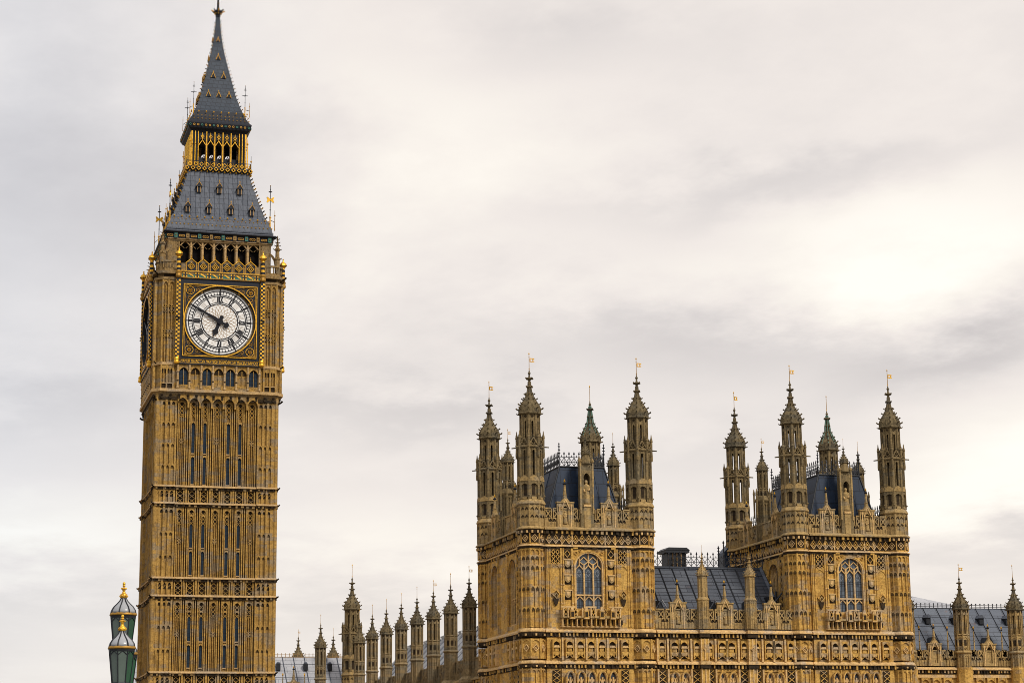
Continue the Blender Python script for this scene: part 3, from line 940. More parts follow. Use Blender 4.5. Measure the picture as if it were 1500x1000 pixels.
# ---- dial surround: gilt checker shafts, crest bands, parapet of diamonds
ZC = 54.65
def surround():
    g = MB()
    g.M = FLIP
    # black plate with a round opening: the dial sits deep inside it
    RO = 3.56
    for q in range(4):
        a0 = q * PI / 2
        arc = [(RO * math.cos(a0 + PI / 2 * i / 16), ZC + RO * math.sin(a0 + PI / 2 * i / 16)) for i in range(17)]
        sx_, sz_ = (1, 1, -1, -1)[q], (1, -1, -1, 1)[q]
        mid = ((4.02, 58.95), (-4.02, 58.95), (-4.02, 50.72), (4.02, 50.72))[q]
        e0 = ((4.02, ZC), (0, 58.95), (-4.02, ZC), (0, 50.72))[q]
        e1 = ((0, 58.95), (-4.02, ZC), (0, 50.72), (4.02, ZC))[q]
        g.ext([e0, mid, e1] + arc[::-1], 6.25, 6.62, 'black')
    # dark ring reveal and gilt mouldings
    g.ring(0, ZC, 3.575, 3.67, 6.6, 6.80, 'gold', 72)
    g.ring(0, ZC, 3.54, 3.58, 6.3, 6.78, 'black', 72)
    s = 3.72
    for (w, d, m, e) in ((0.07, 6.74, 'gold', 0.0), (0.035, 6.70, 'gold_d', -0.16)):
        r = s + e
        g.box(-r, r, 6.6, d, ZC + r - w, ZC + r, m)
        g.box(-r, r, 6.6, d, ZC - r, ZC - r + w, m)
        g.box(-r, -r + w, 6.6, d - 0.003, ZC - r + w, ZC + r - w, m)
        g.box(r - w, r, 6.6, d - 0.003, ZC - r + w, ZC + r - w, m)
    for sx in (-1, 1):
        for sz in (-1, 1):
            cx, cz = sx * 3.05, ZC + sz * 3.05
            g.ring(cx, cz, 0.385, 0.43, 6.6, 6.70, 'gold', 20)
            g.ring(cx, cz, 0.15, 0.20, 6.6, 6.72, 'gold_d', 10)
            g.knob(cx, 6.66, cz, 0.13, 'gold')
            for a in range(8):
                t = a * PI / 4
                g.knob(cx + 0.29 * math.cos(t), 6.66, cz + 0.29 * math.sin(t), 0.05, 'gold' if a % 2 else 'gold_d')
            for (ox, oz, rr) in ((0.75, -0.06, 0.18), (-0.06, 0.75, 0.18), (1.14, 0.12, 0.12), (0.12, 1.14, 0.12), (0.42, 0.42, 0.10)):
                x2, z2 = cx - sx * ox, cz - sz * oz
                if abs(ox - oz) < 0.01:
                    x2, z2 = cx + sx * 0.40, cz + sz * 0.40
                g.ring(x2, z2, rr - 0.045, rr, 6.6, 6.68, 'gold_d', 12)
                g.knob(x2, 6.66, z2, 0.05, 'gold')
            for t in (0.25, 0.5, 0.75):
                g.bar((cx - sx * 0.5, cz + sz * (0.52 - 0.06)), (cx - sx * (0.5 + 1.1 * t), cz + sz * (0.5 - 0.5 * t)), 0.04, 6.6, 6.66, 'gold_d')
                g.bar((cx + sx * (0.52 - 0.06), cz - sz * 0.5), (cx + sx * (0.5 - 0.5 * t), cz - sz * (0.5 + 1.1 * t)), 0.04, 6.6, 6.661, 'gold_d')
    # checker shafts
    for sg in (-1, 1):
        u = sg * 4.26
        z = 50.75
        row = 0
        g.box(u - 0.205, u + 0.205, 6.5, 6.83, 50.75, 58.95, 'black')
        while z < 58.7:
            for cc in range(2):
                if (row + cc) % 2:
                    x0_ = u - 0.205 + cc * 0.205
                    g.box(x0_ + 0.008, x0_ + 0.197, 6.8, 6.85, z + 0.008, z + 0.197, 'gold')
                    for s2 in (-1, 1):
                        y0_ = 6.62 + cc * 0.105
                        a_, b_ = sorted((u + s2 * 0.19, u + s2 * 0.225))
                        g.box(a_, b_, y0_, y0_ + 0.1, z + 0.008, z + 0.197, 'gold')
            z += 0.205
            row += 1
        for zz in (54.6, 54.85):
            g.oct(u, 6.72, [(0.22, zz - 0.05), (0.275, zz), (0.22, zz + 0.05)], 'black')
        g.oct(u, 6.72, [(0.2, 50.1), (0.30, 50.2), (0.30, 50.34), (0.25, 50.45), (0.28, 50.6), (0.22, 50.76)], 'gold')
        g.oct(u, 6.72, [(0.22, 58.93), (0.32, 59.05), (0.32, 59.2), (0.26, 59.35), (0.32, 59.55), (0.22, 59.7)], 'gold_d')
        for rr in range(5):
            for hx in range(2):
                g.oct(u, 6.72, [(0.2, 59.7 + rr * 0.24), (0.2, 59.7 + rr * 0.24 + 0.23)], 'gold' if (rr % 2) else 'black') if hx == 0 else None
        # crowned urn
        g.oct(u, 6.72, [(0.14, 60.92), (0.20, 61.0), (0.16, 61.1), (0.36, 61.28), (0.40, 61.38), (0.36, 61.5), (0.30, 61.62), (0.10, 61.78), (0.05, 61.95), (0.09, 62.0), (0.03, 62.1)], 'gold')
        g.oct(u, 6.72, [(0.37, 61.30), (0.415, 61.36), (0.37, 61.42)], 'black')
    # green and gold heraldic band above the dial
    g.box(-4.0, 4.0, 6.4, 6.68, 59.02, 59.56, 'teal')
    g.box(-4.0, 4.0, 6.4, 6.76, 58.94, 59.02, 'gold_d')
    g.box(-4.0, 4.0, 6.4, 6.78, 59.56, 59.62, 'bb_up')
    for i in range(7):
        u = -3.6 + i * 1.2
        g.box(u - 0.045, u + 0.045, 6.66, 6.73, 59.04, 59.54, 'black')
        g.box(u - 0.22, u + 0.22, 6.66, 6.725, 59.24, 59.34, 'black')
        for dx in (-0.14, 0.14):
            g.box(u + dx - 0.06, u + dx + 0.06, 6.66, 6.715, 59.06, 59.22, 'gold')
            g.box(u + dx - 0.06, u + dx + 0.06, 6.66, 6.715, 59.36, 59.52, 'gold')
        if i < 6:
            g.bar((u + 0.34, 59.45), (u + 0.86, 59.12), 0.13, 6.66, 6.71, 'gold')
    # diamond parapet
    g.box(-4.0, 4.0, 6.35, 6.60, 59.62, 60.5, 'bb_up')
    for i in range(6):
        u = -3.0 + i * 1.2
        g.ext([(u - 0.6, 60.45), (u + 0.6, 60.45), (u, 60.95)], 6.36, 6.60, 'bb_up')
        g.bar((u - 0.6, 60.50), (u, 61.0), 0.06, 6.5, 6.70, 'gold')
        g.bar((u, 61.0), (u + 0.6, 60.50), 0.06, 6.5, 6.70, 'gold')
        g.box(u - 0.42, u + 0.42, 6.59, 6.625, 59.75, 60.6, 'black')
        g.diamond(u, 60.2, 0.38, 0.06, 6.6, 6.72, 'gold')
        g.diamond(u, 60.2, 0.19, 0.06, 6.6, 6.71, 'gold')
        for dx in (-0.5, 0.5):
            g.box(u + dx - 0.035, u + dx + 0.035, 6.6, 6.68, 59.72, 60.5, 'gold_d')
        g.knob(u, 6.55, 61.16, 0.08, 'gold', 0.16)
        g.knob(u, 6.55, 61.36, 0.05, 'gold_d', 0.12)
    g.box(-4.0, 4.0, 6.6, 6.69, 59.66, 59.73, 'gold')
    # ledge that carries the gilded inscription
    g.box(-4.45, 4.45, 6.4, 6.74, 50.10, 50.22, 'black')
    g.box(-4.0, 4.0, 6.4, 6.66, 50.22, 50.66, 'black')
    g.box(-3.95, 3.95, 6.4, 6.69, 50.62, 50.665, 'gold')
    g.box(-3.95, 3.95, 6.4, 6.69, 50.215, 50.26, 'gold')
    g.box(-4.0, 4.0, 6.4, 6.76, 50.66, 50.76, 'black')
    return g
fr0 = surround().build('dial_surround', ct)
# the gilded inscription, reversed as the picture shows the tower
tcv = bpy.data.curves.new('inscription', 'FONT')
tcv.body = 'DOMINE SALVAM FAC REGINAM NOSTRAM VICTORIAM PRIMAM'
tcv.size = 0.42
tcv.align_x = 'CENTER'
tcv.extrude = 0.01
tmp = bpy.data.objects.new('inscription_curve', tcv)
C.objects.link(tmp)
dg = bpy.context.evaluated_depsgraph_get()
tme = bpy.data.meshes.new_from_object(tmp.evaluated_get(dg))
xs = [v.co.x for v in tme.vertices]
wd = max(xs) - min(xs)
for v in tme.vertices:
    x, y, z = v.co
    v.co = (-x * 7.7 / wd, -6.675 - z, 50.30 + y)
tme.materials.clear()
tme.materials.append(M['gold'])
bpy.data.objects.remove(tmp)
ins = bpy.data.objects.new('inscription', tme)
C.objects.link(ins)
ins.parent = fr0

# ---- dial
def dial():
    d = MB()
    d.M = FLIP @ T(0, -0.26)
    RR = 3.40
    n = 72
    for (a, b, m) in ((0, 1, 'white'),):
        d.ext([(RR * math.cos(2 * PI * i / n), ZC + RR * math.sin(2 * PI * i / n)) for i in range(n)], 6.58, 6.64, 'white')
    for (r, w) in ((0.988, 0.012), (0.925, 0.022), (0.815, 0.022), (0.772, 0.020), (0.585, 0.016), (0.535, 0.028)):
        d.ring(0, ZC, (r - w / 2) * RR, (r + w / 2) * RR, 6.62, 6.67, 'hand', 72)
    def rad(a, r0, r1, w, m='hand', d1=6.672):
        ca, sa = math.sin(a), math.cos(a)
        d.bar((r0 * RR * ca, ZC + r0 * RR * sa), (r1 * RR * ca, ZC + r1 * RR * sa), w, 6.62, d1, m)
    for i in range(60):
        a = 2 * PI * i / 60
        rad(a, 0.815, 0.925, 0.055 if i % 5 else 0.10)
        if i % 5:
            pass
    for i in range(12):
        a = 2 * PI * i / 12
        rad(a, 0.535, 0.60, 0.09)
        rad(a, 0.76, 1.0, 0.085, d1=6.674)
        for s_ in (-1, 1):
            rad(a + s_ * 0.028, 0.82, 0.92, 0.03, d1=6.671)
    # numerals run backwards round the dial, mirrored, as in the picture
    num = ['XII', 'I', 'II', 'III', 'IIII', 'V', 'VI', 'VII', 'VIII', 'IX', 'X', 'XI']
    W_ = {'I': 0.16, 'V': 0.30, 'X': 0.30}
    for h in range(12):
        a = -2 * PI * h / 12
        ca, sa = math.cos(a), math.sin(a)
        tot = sum(W_[c] for c in num[h])
        t = tot / 2
        def P(tt, ss):       # tangential (to the right when the hour is on top), radial
            return (ss * RR * sa + tt * ca, ZC + ss * RR * ca - tt * sa)
        for c in num[h]:
            w = W_[c]
            tc_ = t - w / 2
            t -= w
            r0, r1 = 0.60, 0.75
            if c == 'I':
                d.bar(P(tc_, r0), P(tc_, r1), 0.125, 6.62, 6.676, 'hand')
            elif c == 'V':
                d.bar(P(tc_ + 0.11, r1), P(tc_, r0), 0.12, 6.62, 6.6765, 'hand')
                d.bar(P(tc_ - 0.11, r1), P(tc_, r0), 0.06, 6.62, 6.6755, 'hand')
            else:
                d.bar(P(tc_ + 0.11, r1), P(tc_ - 0.11, r0), 0.095, 6.62, 6.6765, 'hand')
                d.bar(P(tc_ - 0.11, r1), P(tc_ + 0.11, r0), 0.045, 6.62, 6.6755, 'hand')
            d.bar(P(tc_ - w * 0.38, r0), P(tc_ + w * 0.38, r0), 0.03, 6.62, 6.675, 'hand')
            d.bar(P(tc_ - w * 0.38, r1), P(tc_ + w * 0.38, r1), 0.03, 6.62, 6.675, 'hand')
        for s_ in (-0.5, 0.5):
            rad(a + s_ * 2 * PI / 12 - 0.06 * s_, 0.60, 0.75, 0.012, 'tan', 6.66)
            rad(a + s_ * 0.36, 0.60, 0.75, 0.012, 'tan', 6.66)
    # brass web in the middle: petals of arcs
    rings = [0.08, 0.17, 0.26, 0.35, 0.44, 0.52]
    for j, (ra, rb) in enumerate(zip(rings, rings[1:])):
        n_ = 12 if j < 1 else 24
        for i in range(n_):
            a = 2 * PI * (i + 0.5 * (j % 2)) / n_
            for s_ in (-1, 1):
                b = a + s_ * PI / n_
                d.bar((ra * RR * math.sin(a), ZC + ra * RR * math.cos(a)), (rb * RR * math.sin(b), ZC + rb * RR * math.cos(b)), 0.032, 6.62, 6.655 + 0.001 * s_, 'tan')
    return d
dl = dial().build('clock_dial', ct)
def hands(parent):
    mn = MB()
    mn.M = FLIP @ T(0, 0, ZC) @ Matrix.Rotation(R(60.8), 4, 'Y').inverted()
    mn.ext([(-0.19, 0), (-0.11, 1.6), (-0.055, 3.38), (0.055, 3.38), (0.11, 1.6), (0.19, 0), (0.11, -0.32), (0.13, -0.55), (0.30, -0.66), (0.25, -0.85), (0.13, -1.0), (-0.13, -1.0), (-0.25, -0.85), (-0.30, -0.66), (-0.13, -0.55), (-0.11, -0.32)], 6.56, 6.64, 'hand')
    mn.ext([(0.30 * math.cos(2 * PI * i / 16), 0.30 * math.sin(2 * PI * i / 16)) for i in range(16)], 6.42, 6.66, 'hand')
    mn.build('minute_hand', parent)
    hr = MB()
    hr.M = FLIP @ T(0, 0, ZC) @ Matrix.Rotation(R(157.8), 4, 'Y').inverted()
    hr.ext([(-0.20, 0), (-0.15, 0.6), (-0.20, 0.95), (-0.32, 1.12), (-0.24, 1.25), (-0.10, 1.38), (0, 1.78), (0.10, 1.38), (0.24, 1.25), (0.32, 1.12), (0.20, 0.95), (0.15, 0.6), (0.20, 0), (0.11, -0.32)] +
           [(0.21 * math.cos(t), -0.48 - 0.20 * math.sin(t)) for t in (0.0, 0.7, 1.57, 2.44, 3.14)] + [(-0.11, -0.32)], 6.46, 6.53, 'hand')
    hr.lathe(0, 0, [(0.01, 0)], 3, 'hand') if False else None
    hr.build('hour_hand', parent)
hands(dl)
for k in (1, 2, 3):
    place(fr0, (0, 0, 0), -PI / 2 * k, ct)
place(dl, (0, 0, 0), -PI / 2, ct)

# ---- belfry
bf = MB()
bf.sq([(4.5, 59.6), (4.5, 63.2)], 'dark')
for k in range(4):
    bf.M = face(k)
    for sg in (-1, 1):
        a, b = sorted((sg * 4.08, sg * 5.25))
        bf.box(a, b, 4.3, 5.12, 59.6, 63.3, 'bb_up')
        for q in (4.13, 4.62, 5.15):
            bf.box(sg * q - 0.07, sg * q + 0.07, 5.0, 5.27, 59.6, 63.3, 'bb_up')
        for (q0, q1) in ((4.2, 4.55), (4.69, 5.08)):
            a, b = sorted((sg * q0, sg * q1))
            c = (a + b) / 2
            bf.box(a, b, 5.10, 5.14, 62.35, 63.1, 'soot_shade')
            for dz in (62.55, 62.9):
                bf.diamond(c, dz, 0.16, 0.05, 5.12, 5.22, 'bb_light')
            bf.box(a, b, 5.10, 5.14, 61.0, 61.25, 'soot_shade')
    for i in range(8):
        u = -4.06 + 1.16 * i
        if 0 < i < 7:
            bf.box(u - 0.16, u + 0.16, 4.5, 5.06, 59.6, 63.3, 'bb_up')
        if 0 < i < 7:
            bf.oct(u, 5.12, [(0.12, 60.0), (0.12, 62.4), (0.17, 62.5), (0.10, 62.6), (0.10, 63.2)], 'bb_light')
        if i < 7:
            c = u + 0.58
            bf.arch(c - 0.43, c + 0.43, 62.5, 63.32, 4.75, 5.0, 'bb_up', 4, 0.66)
            bf.bar((c - 0.52, 62.70), (c - 0.02, 63.20), 0.08, 5.0, 5.14, 'bb_light')
            bf.bar((c + 0.52, 62.70), (c + 0.02, 63.20), 0.08, 5.0, 5.141, 'bb_light')
            bf.bar((c - 0.36, 62.75), (c - 0.08, 62.5), 0.05, 4.8, 4.9, 'bb_up')
            bf.bar((c + 0.36, 62.75), (c + 0.08, 62.5), 0.05, 4.8, 4.901, 'bb_up')
bf.M = Matrix()
bf.sq([(5.30, 63.12), (5.30, 63.32)], 'bb_up')
bf.sq([(6.1, 59.55), (6.1, 59.75)], 'bb_up')
bf.build('belfry', ct)

def corner_pinnacle():
    p = MB()
    x = y = 0.0
    p.oct(x, y, [(0.27, 59.7), (0.27, 61.5), (0.34, 61.55), (0.34, 61.7), (0.22, 61.8), (0.20, 62.5), (0.30, 62.55), (0.30, 62.7), (0.17, 62.8), (0.10, 63.4), (0.04, 64.1)], 'bb_up')
    for z, r in ((61.7, 0.3), (62.65, 0.27), (63.05, 0.16), (63.4, 0.12), (63.75, 0.08)):
        for i in range(4):
            a = i * PI / 2
            crocket(p, r * math.cos(a), r * math.sin(a), z, math.cos(a), math.sin(a), 0.16, 'soot_shade')
    return p
def flyer():
    p = MB()
    p.M = Matrix.Rotation(PI / 4, 4, 'Z') @ FLIP
    # flat arch from the pinnacle (local u = 0) back to the belfry corner
    outer = [(0.2, 61.0), (-0.1, 61.4), (-0.6, 62.1), (-1.15, 62.6)]
    inner = [(-1.15, 62.25), (-0.75, 62.0), (-0.40, 61.5), (-0.25, 60.9), (0.1, 60.6)]
    p.ext(outer + inner, -0.12, 0.12, 'bb_up')
    return p
cp = corner_pinnacle().build('corner_pinnacle', ct, (5.85, -5.85, 0))
fl = flyer().build('flying_arch', cp)
fl.rotation_euler = (0, 0, -PI / 2)
for k in (1, 2, 3):
    v = Matrix.Rotation(-PI / 2 * k, 3, 'Z') @ Vector((5.85, -5.85, 0))
    place(cp, v, -PI / 2 * k, ct)

# ---- eaves cornice of the belfry and first roof
ev = MB()
ev.sq([(5.28, 63.3), (5.38, 63.36), (5.45, 63.85), (5.72, 64.02), (5.72, 64.12), (5.5, 64.16)], 'black')
for k in range(4):
    ev.M = face(k)
    n = 18
    for i in range(n):
        u = -5.1 + 10.2 * i / (n - 1)
        if i % 2:
            ev.box(u - 0.16, u + 0.16, 5.36, 5.56, 63.42, 63.92, 'teal' if i % 4 == 1 else 'bb_up')
            ev.knob(u, 5.58, 63.68, 0.09, 'gold_d')
        else:
            for dx in (-0.17, 0.02, 0.2):
                ev.ring(u + dx, 63.64, 0.07, 0.125, 5.38, 5.50, 'gold_d', 8)
    ev.box(-5.3, 5.3, 5.3, 5.42, 63.30, 63.36, 'bb_light')
    for sg in (-1, 1):
        crocket(ev, sg * 5.6, 5.6, 63.9, sg * 0.7, 0.7, 0.3, 'black')
ev.M = Matrix()
ev.build('eaves_cornice', ct)

ROOF = [(5.48, 64.12), (5.30, 64.9), (5.16, 65.4), (4.90, 65.9), (4.70, 66.2), (4.33, 67.3), (3.95, 68.5), (3.53, 69.9), (3.15, 71.35)]
SPIRE = [(2.52, 78.1), (2.38, 78.45), (2.16, 79.07), (1.84, 80.1), (1.57, 81.3), (1.29, 82.5), (1.01, 83.7), (0.75, 84.88), (0.53, 86.1), (0.34, 87.5), (0.21, 88.9), (0.16, 89.7)]
def half(prof, z):
    for (h0, z0), (h1, z1) in zip(prof, prof[1:]):
        if z0 <= z <= z1:
            return h0 + (h1 - h0) * (z - z0) / (z1 - z0)
    return prof[-1][0]
rf = MB()
rf.sq(ROOF, 'bbroof')
for k in range(4):
    rf.M = face(k)
    for i in range(-10, 11):
        u = i * 0.49
        for (h0, z0), (h1, z1) in zip(ROOF[3:], ROOF[4:]):
            if abs(u) < h1 - 0.1:
                rf.tube((u, h0 + 0.02, z0), (u, h1 + 0.02, z1), 0.028, 'bbroof', 4)
roof1 = rf.build('lower_roof', ct)
gd = MB()
for k in range(4):
    gd.M = face(k)
    for z, st, rr in ((64.95, 0.40, 0.085), (65.55, 0.40, 0.075)):
        h = half(ROOF, z)
        n = int(2 * h / st)
        for i in range(n + 1):
            u = -h + 2 * h * i / n
            gd.knob(u, h + 0.04, z, rr, 'gold')
    h = half(ROOF, 65.7)
    n = 13
    for i in range(n):
        u = -h + 0.35 + (2 * h - 0.7) * i / (n - 1)
        gd.knob(u, h + 0.05, 65.85, 0.10, 'gold', 0.13)
    gd.box(-5.35, 5.35, 5.40, 5.50, 64.35, 64.45, 'bbroof')
    # hip crockets
    for i in range(14):
        z = 66.2 + i * 0.37
        h = half(ROOF, z)
        crocket(gd, h, h, z, 0.7, 0.7, 0.26, 'gold' if i % 2 else 'black')
gd.M = Matrix()
gd.build('gilded_crest', roof1)
def dormer(u, z, hh, w=0.34, h=1.0):
    d = MB()
    d.M = FLIP
    b0 = hh - 0.9
    f = hh + 0.22
    d.box(u - w * 0.62, u + w * 0.62, b0, f, z, z + h * 0.62, 'black')
    d.box(u - w * 0.62, u - w * 0.38, f, f + 0.06, z, z + h * 0.62, 'tan')
    d.box(u + w * 0.38, u + w * 0.62, f, f + 0.06, z, z + h * 0.62, 'tan')
    d.add([(u - w * 1.0, f + 0.10, z + h * 0.58), (u, f + 0.10, z + h * 1.02), (u + w * 1.0, f + 0.10, z + h * 0.58), (u - w * 1.0, b0, z + h * 0.58), (u, b0, z + h * 1.02), (u + w * 1.0, b0, z + h * 0.58)],
          [(0, 1, 4, 3), (1, 2, 5, 4), (0, 2, 1), (3, 4, 5), (0, 3, 5, 2)], 'black')
    d.bar((u - w * 0.8, z + h * 0.70), (u, z + h * 1.12), 0.05, f + 0.02, f + 0.14, 'gold_d')
    d.bar((u + w * 0.8, z + h * 0.70), (u, z + h * 1.12), 0.05, f + 0.02, f + 0.141, 'gold_d')
    d.knob(u, f + 0.08, z + h * 1.3, 0.06, 'gold', 0.17)
    return d
for k in (0, 1):
    for (u, z) in ((-3.3, 66.35), (-1.12, 66.35), (1.12, 66.35), (3.3, 66.35), (-2.1, 68.75), (0, 68.75), (2.1, 68.75)):
        o = dormer(u, z, half(ROOF, z)).build('dormer', roof1)
        o.rotation_euler = (0, 0, -PI / 2 * k)

# ---- open lantern
ln = MB()
ln.sq([(3.15, 71.2), (3.30, 71.35), (3.42, 71.6), (3.42, 71.72), (3.1, 71.76)], 'black')
ln.sq([(2.35, 71.7), (2.35, 73.0)], 'black')
ln.sq([(2.75, 71.7), (2.75, 71.95)], 'bb_up')
ln.sq([(2.75, 75.55), (2.95, 75.8), (3.18, 76.0), (3.35, 76.5), (3.35, 76.62), (3.2, 76.75), (2.85, 77.3), (2.6, 78.1)], 'black')
LN_O = [-1.70, -0.85, 0.0, 0.85, 1.70]
for k in range(4):
    ln.M = face(k)
    for sg in (-1, 1):
        for q, r, mm in ((2.14, 0.06, 'gold'), (2.32, 0.05, 'black'), (2.46, 0.07, 'gold'), (2.66, 0.06, 'black'), (2.78, 0.08, 'gold')):
            ln.tube((sg * q, 2.85, 71.9), (sg * q, 2.85, 75.7), r, mm, 6)
            ln.knob(sg * q, 2.87, 74.3, r * 1.5, mm)
        a, b = sorted((sg * 2.15, sg * 2.85))
        ln.box(a, b, 2.6, 2.80, 71.9, 75.6, 'black')
    for u in (-1.275, -0.425, 0.425, 1.275):
        ln.box(u - 0.11, u + 0.11, 2.45, 2.74, 71.9, 75.6, 'tan')
        ln.tube((u, 2.86, 71.9), (u, 2.86, 75.7), 0.075, 'gold', 6)
    for u in LN_O:
        # gilded tracery heads
        ln.arch(u - 0.33, u + 0.33, 74.45, 75.65, 2.66, 2.76, 'black', 4, 0.5)
        ln.bar((u - 0.38, 74.2), (u, 74.78), 0.07, 2.74, 2.84, 'gold')
        ln.bar((u + 0.38, 74.2), (u, 74.78), 0.07, 2.74, 2.841, 'gold')
        ln.diamond(u, 75.18, 0.19, 0.055, 2.74, 2.84, 'gold', 0.24)
        ln.box(u - 0.025, u + 0.025, 2.74, 2.83, 74.75, 75.6, 'gold')
        ln.knob(u - 0.16, 2.8, 74.9, 0.06, 'gold')
        ln.knob(u + 0.16, 2.8, 74.9, 0.06, 'gold')
    # balcony
    for i in range(12):
        u = -3.3 + 6.6 * i / 11
        ln.diamond(u, 71.52, 0.24, 0.08, 3.36, 3.48, 'gold', 0.22)
        ln.tube((u, 3.32, 71.7), (u, 3.32, 72.35), 0.03, 'gold_d', 4)
        if i < 11:
            ln.diamond(u + 0.3, 72.0, 0.22, 0.06, 3.29, 3.36, 'gold', 0.24)
            ln.knob(u + 0.3, 3.36, 71.25, 0.10, 'gold')
    ln.box(-3.35, 3.35, 3.29, 3.35, 72.30, 72.36, 'black')
    # upper eaves
    for i in range(16):
        u = -3.05 + 6.1 * i / 15
        ln.ring(u, 76.28, 0.06, 0.12, 3.2, 3.36, 'gold_d' if i % 3 else 'teal', 8)
        ln.knob(u, 3.12, 77.05, 0.07, 'gold')
        ln.knob(u, 2.98, 77.45, 0.07, 'gold')
        if i % 2 == 0:
            ln.knob(u * 0.96, 2.90, 77.9, 0.09, 'gold', 0.14)
ln.M = Matrix()
ln.build('lantern', ct)
# bells seen as pale shapes inside the open lantern
mb = MB()
mb.lathe(0.9, -1.2, [(0.45, 72.5), (0.38, 72.7), (0.28, 73.1), (0.1, 73.3)], 12, 'white')
mb.lathe(-1.3, -1.0, [(0.4, 72.6), (0.33, 72.8), (0.22, 73.1), (0.1, 73.3)], 12, 'iron')
mb.build('bell_shapes', ct)

# ---- spire
sp = MB()
sp.sq(SPIRE, 'spire')
for k in range(4):
    sp.M = face(k)
    z = 78.5
    i = 0
    while z < 89.3:
        h = half(SPIRE, z)
        crocket(sp, h, h, z, 0.7, 0.7, 0.19, 'gold_d' if i % 2 == 0 else 'black')
        z += 0.42
        i += 1
sp.M = Matrix()
spo = sp.build('spire', ct)
for k in (0, 1):
    for (u, z) in ((-1.08, 79.9), (0, 79.9), (1.08, 79.9), (-0.55, 82.2), (0.55, 82.2), (0, 84.4), (0, 86.6)):
        d = MB()
        d.M = FLIP
        h = half(SPIRE, z)
        w = 0.24 if z < 86 else 0.17
        d.ext([(u - w * 0.8, z), (u + w * 0.8, z), (u, z + w * 2)], h - 0.4, h + 0.08, 'black')
        d.bar((u - w, z), (u, z + w * 2.4), 0.075, h - 0.3, h + 0.13, 'gold_d')
        d.bar((u + w, z), (u, z + w * 2.4), 0.075, h - 0.3, h + 0.131, 'gold_d')
        d.knob(u, h + 0.06, z + w * 2.8, 0.05, 'gold', 0.13)
        o = d.build('lucarne', spo)
        o.rotation_euler = (0, 0, -PI / 2 * k)
fn = MB()
fn.oct(0, 0, [(0.16, 89.4), (0.30, 89.6), (0.20, 89.75), (0.42, 90.0), (0.46, 90.2), (0.24, 90.3), (0.13, 90.6), (0.10, 91.6), (0.16, 91.8), (0.3, 92.1), (0.16, 92.4), (0.06, 92.6), (0.05, 94.5)], 'black')
for i in range(8):
    a = i * PI / 4
    crocket(fn, 0.42 * math.cos(a), 0.42 * math.sin(a), 90.2, math.cos(a), math.sin(a), 0.28, 'black' if i % 2 else 'gold')
    fn.knob(0.36 * math.cos(a), 0.36 * math.sin(a), 89.9, 0.09, 'gold')
fn.box(-0.55, 0.55, -0.03, 0.03, 93.2, 93.3, 'gold')
fn.knob(0, 0, 91.1, 0.16, 'gold')
fn.ball(0, 0, 94.5, 0.2, 'gold')
fn.build('finial', spo)

def rod(h, cross, r=0.05):
    p = MB()
    p.tube((0, 0, 0), (0, 0, h), r, 'iron', 6, r * 0.6)
    p.tube((0, 0, 0), (0, 0, h * 0.28), r * 1.9, 'gold', 6, r * 1.3)
    p.knob(0, 0, h * 0.28, r * 3, 'gold')
    p.knob(0, 0, h * 0.45, r * 1.8, 'iron')
    p.knob(0, 0, h * 0.92, r * 1.7, 'iron')
    p.lathe(0, 0, [(r * 4, h * 0.86), (r * 4, h * 0.865), (r, h * 0.875)], 8, 'iron')
    p.knob(0, 0, h, r * 1.5, 'gold_d')
    z = h * 0.68
    if cross == 'gold':
        p.M = FLIP
        for s in (-1, 1):
            p.ext([(0, z - 0.07), (s * 0.28, z - 0.30), (s * 0.40, z - 0.26), (s * 0.30, z), (s * 0.40, z + 0.26), (s * 0.28, z + 0.30), (0, z + 0.07)], -0.06, 0.06, 'gold')
        p.M = Matrix()
    else:
        p.tube((-0.3, 0, z), (0.3, 0, z), 0.03, 'iron', 4)
        p.tube((0, -0.3, z), (0, 0.3, z), 0.03, 'iron', 4)
    # small companion spike and stay
    p.tube((0.42, -0.42, -0.2), (0.42, -0.42, h * 0.42), r, 'gold_d', 5, r * 0.4)
    p.knob(0.42, -0.42, h * 0.3, r * 2, 'gold')
    p.tube((0, 0, h * 0.22), (0.42, -0.42, h * 0.15), 0.03, 'iron', 4)
    return p
r1 = rod(4.7, 'gold').build('rod_vane', ct, (5.15, -5.15, 64.9))
r2_ = rod(3.4, 'iron', 0.035).build('rod_vane', ct, (2.7, -2.7, 77.7))
for k in (1, 2, 3):
    for o, q, z in ((r1, 5.15, 64.9), (r2_, 2.7, 77.7)):
        v = Matrix.Rotation(-PI / 2 * k, 3, 'Z') @ Vector((q, -q, 0))
        v.z = z
        place(o, v, -PI / 2 * k, ct)
# gilded spikes at the corners of the lantern balcony
for k in range(4):
    mb = MB()
    mb.M = face(k)
    mb.tube((3.35, 3.35, 71.6), (3.35, 3.35, 73.2), 0.04, 'black', 5, 0.02)
    mb.tube((3.0, 3.0, 72.0), (3.0, 3.0, 75.2), 0.07, 'gold', 6, 0.03)
    mb.knob(3.0, 3.0, 74.6, 0.12, 'gold', 0.2)
    mb.knob(3.35, 3.35, 72.6, 0.10, 'gold', 0.2)
    mb.tube((3.0, 3.0, 73.8), (2.75, 2.75, 74.3), 0.03, 'black', 4)
    mb.build('balcony_spike', ct)

# ================================================================== PALACE
TW = {'thing': None}
def statue_part(parent, x, y, z, h, rz=0):
    o = statue_mesh(h).build('statue', parent, (x, y, z), True)
    o.rotation_euler = (0, 0, rz)
    return o

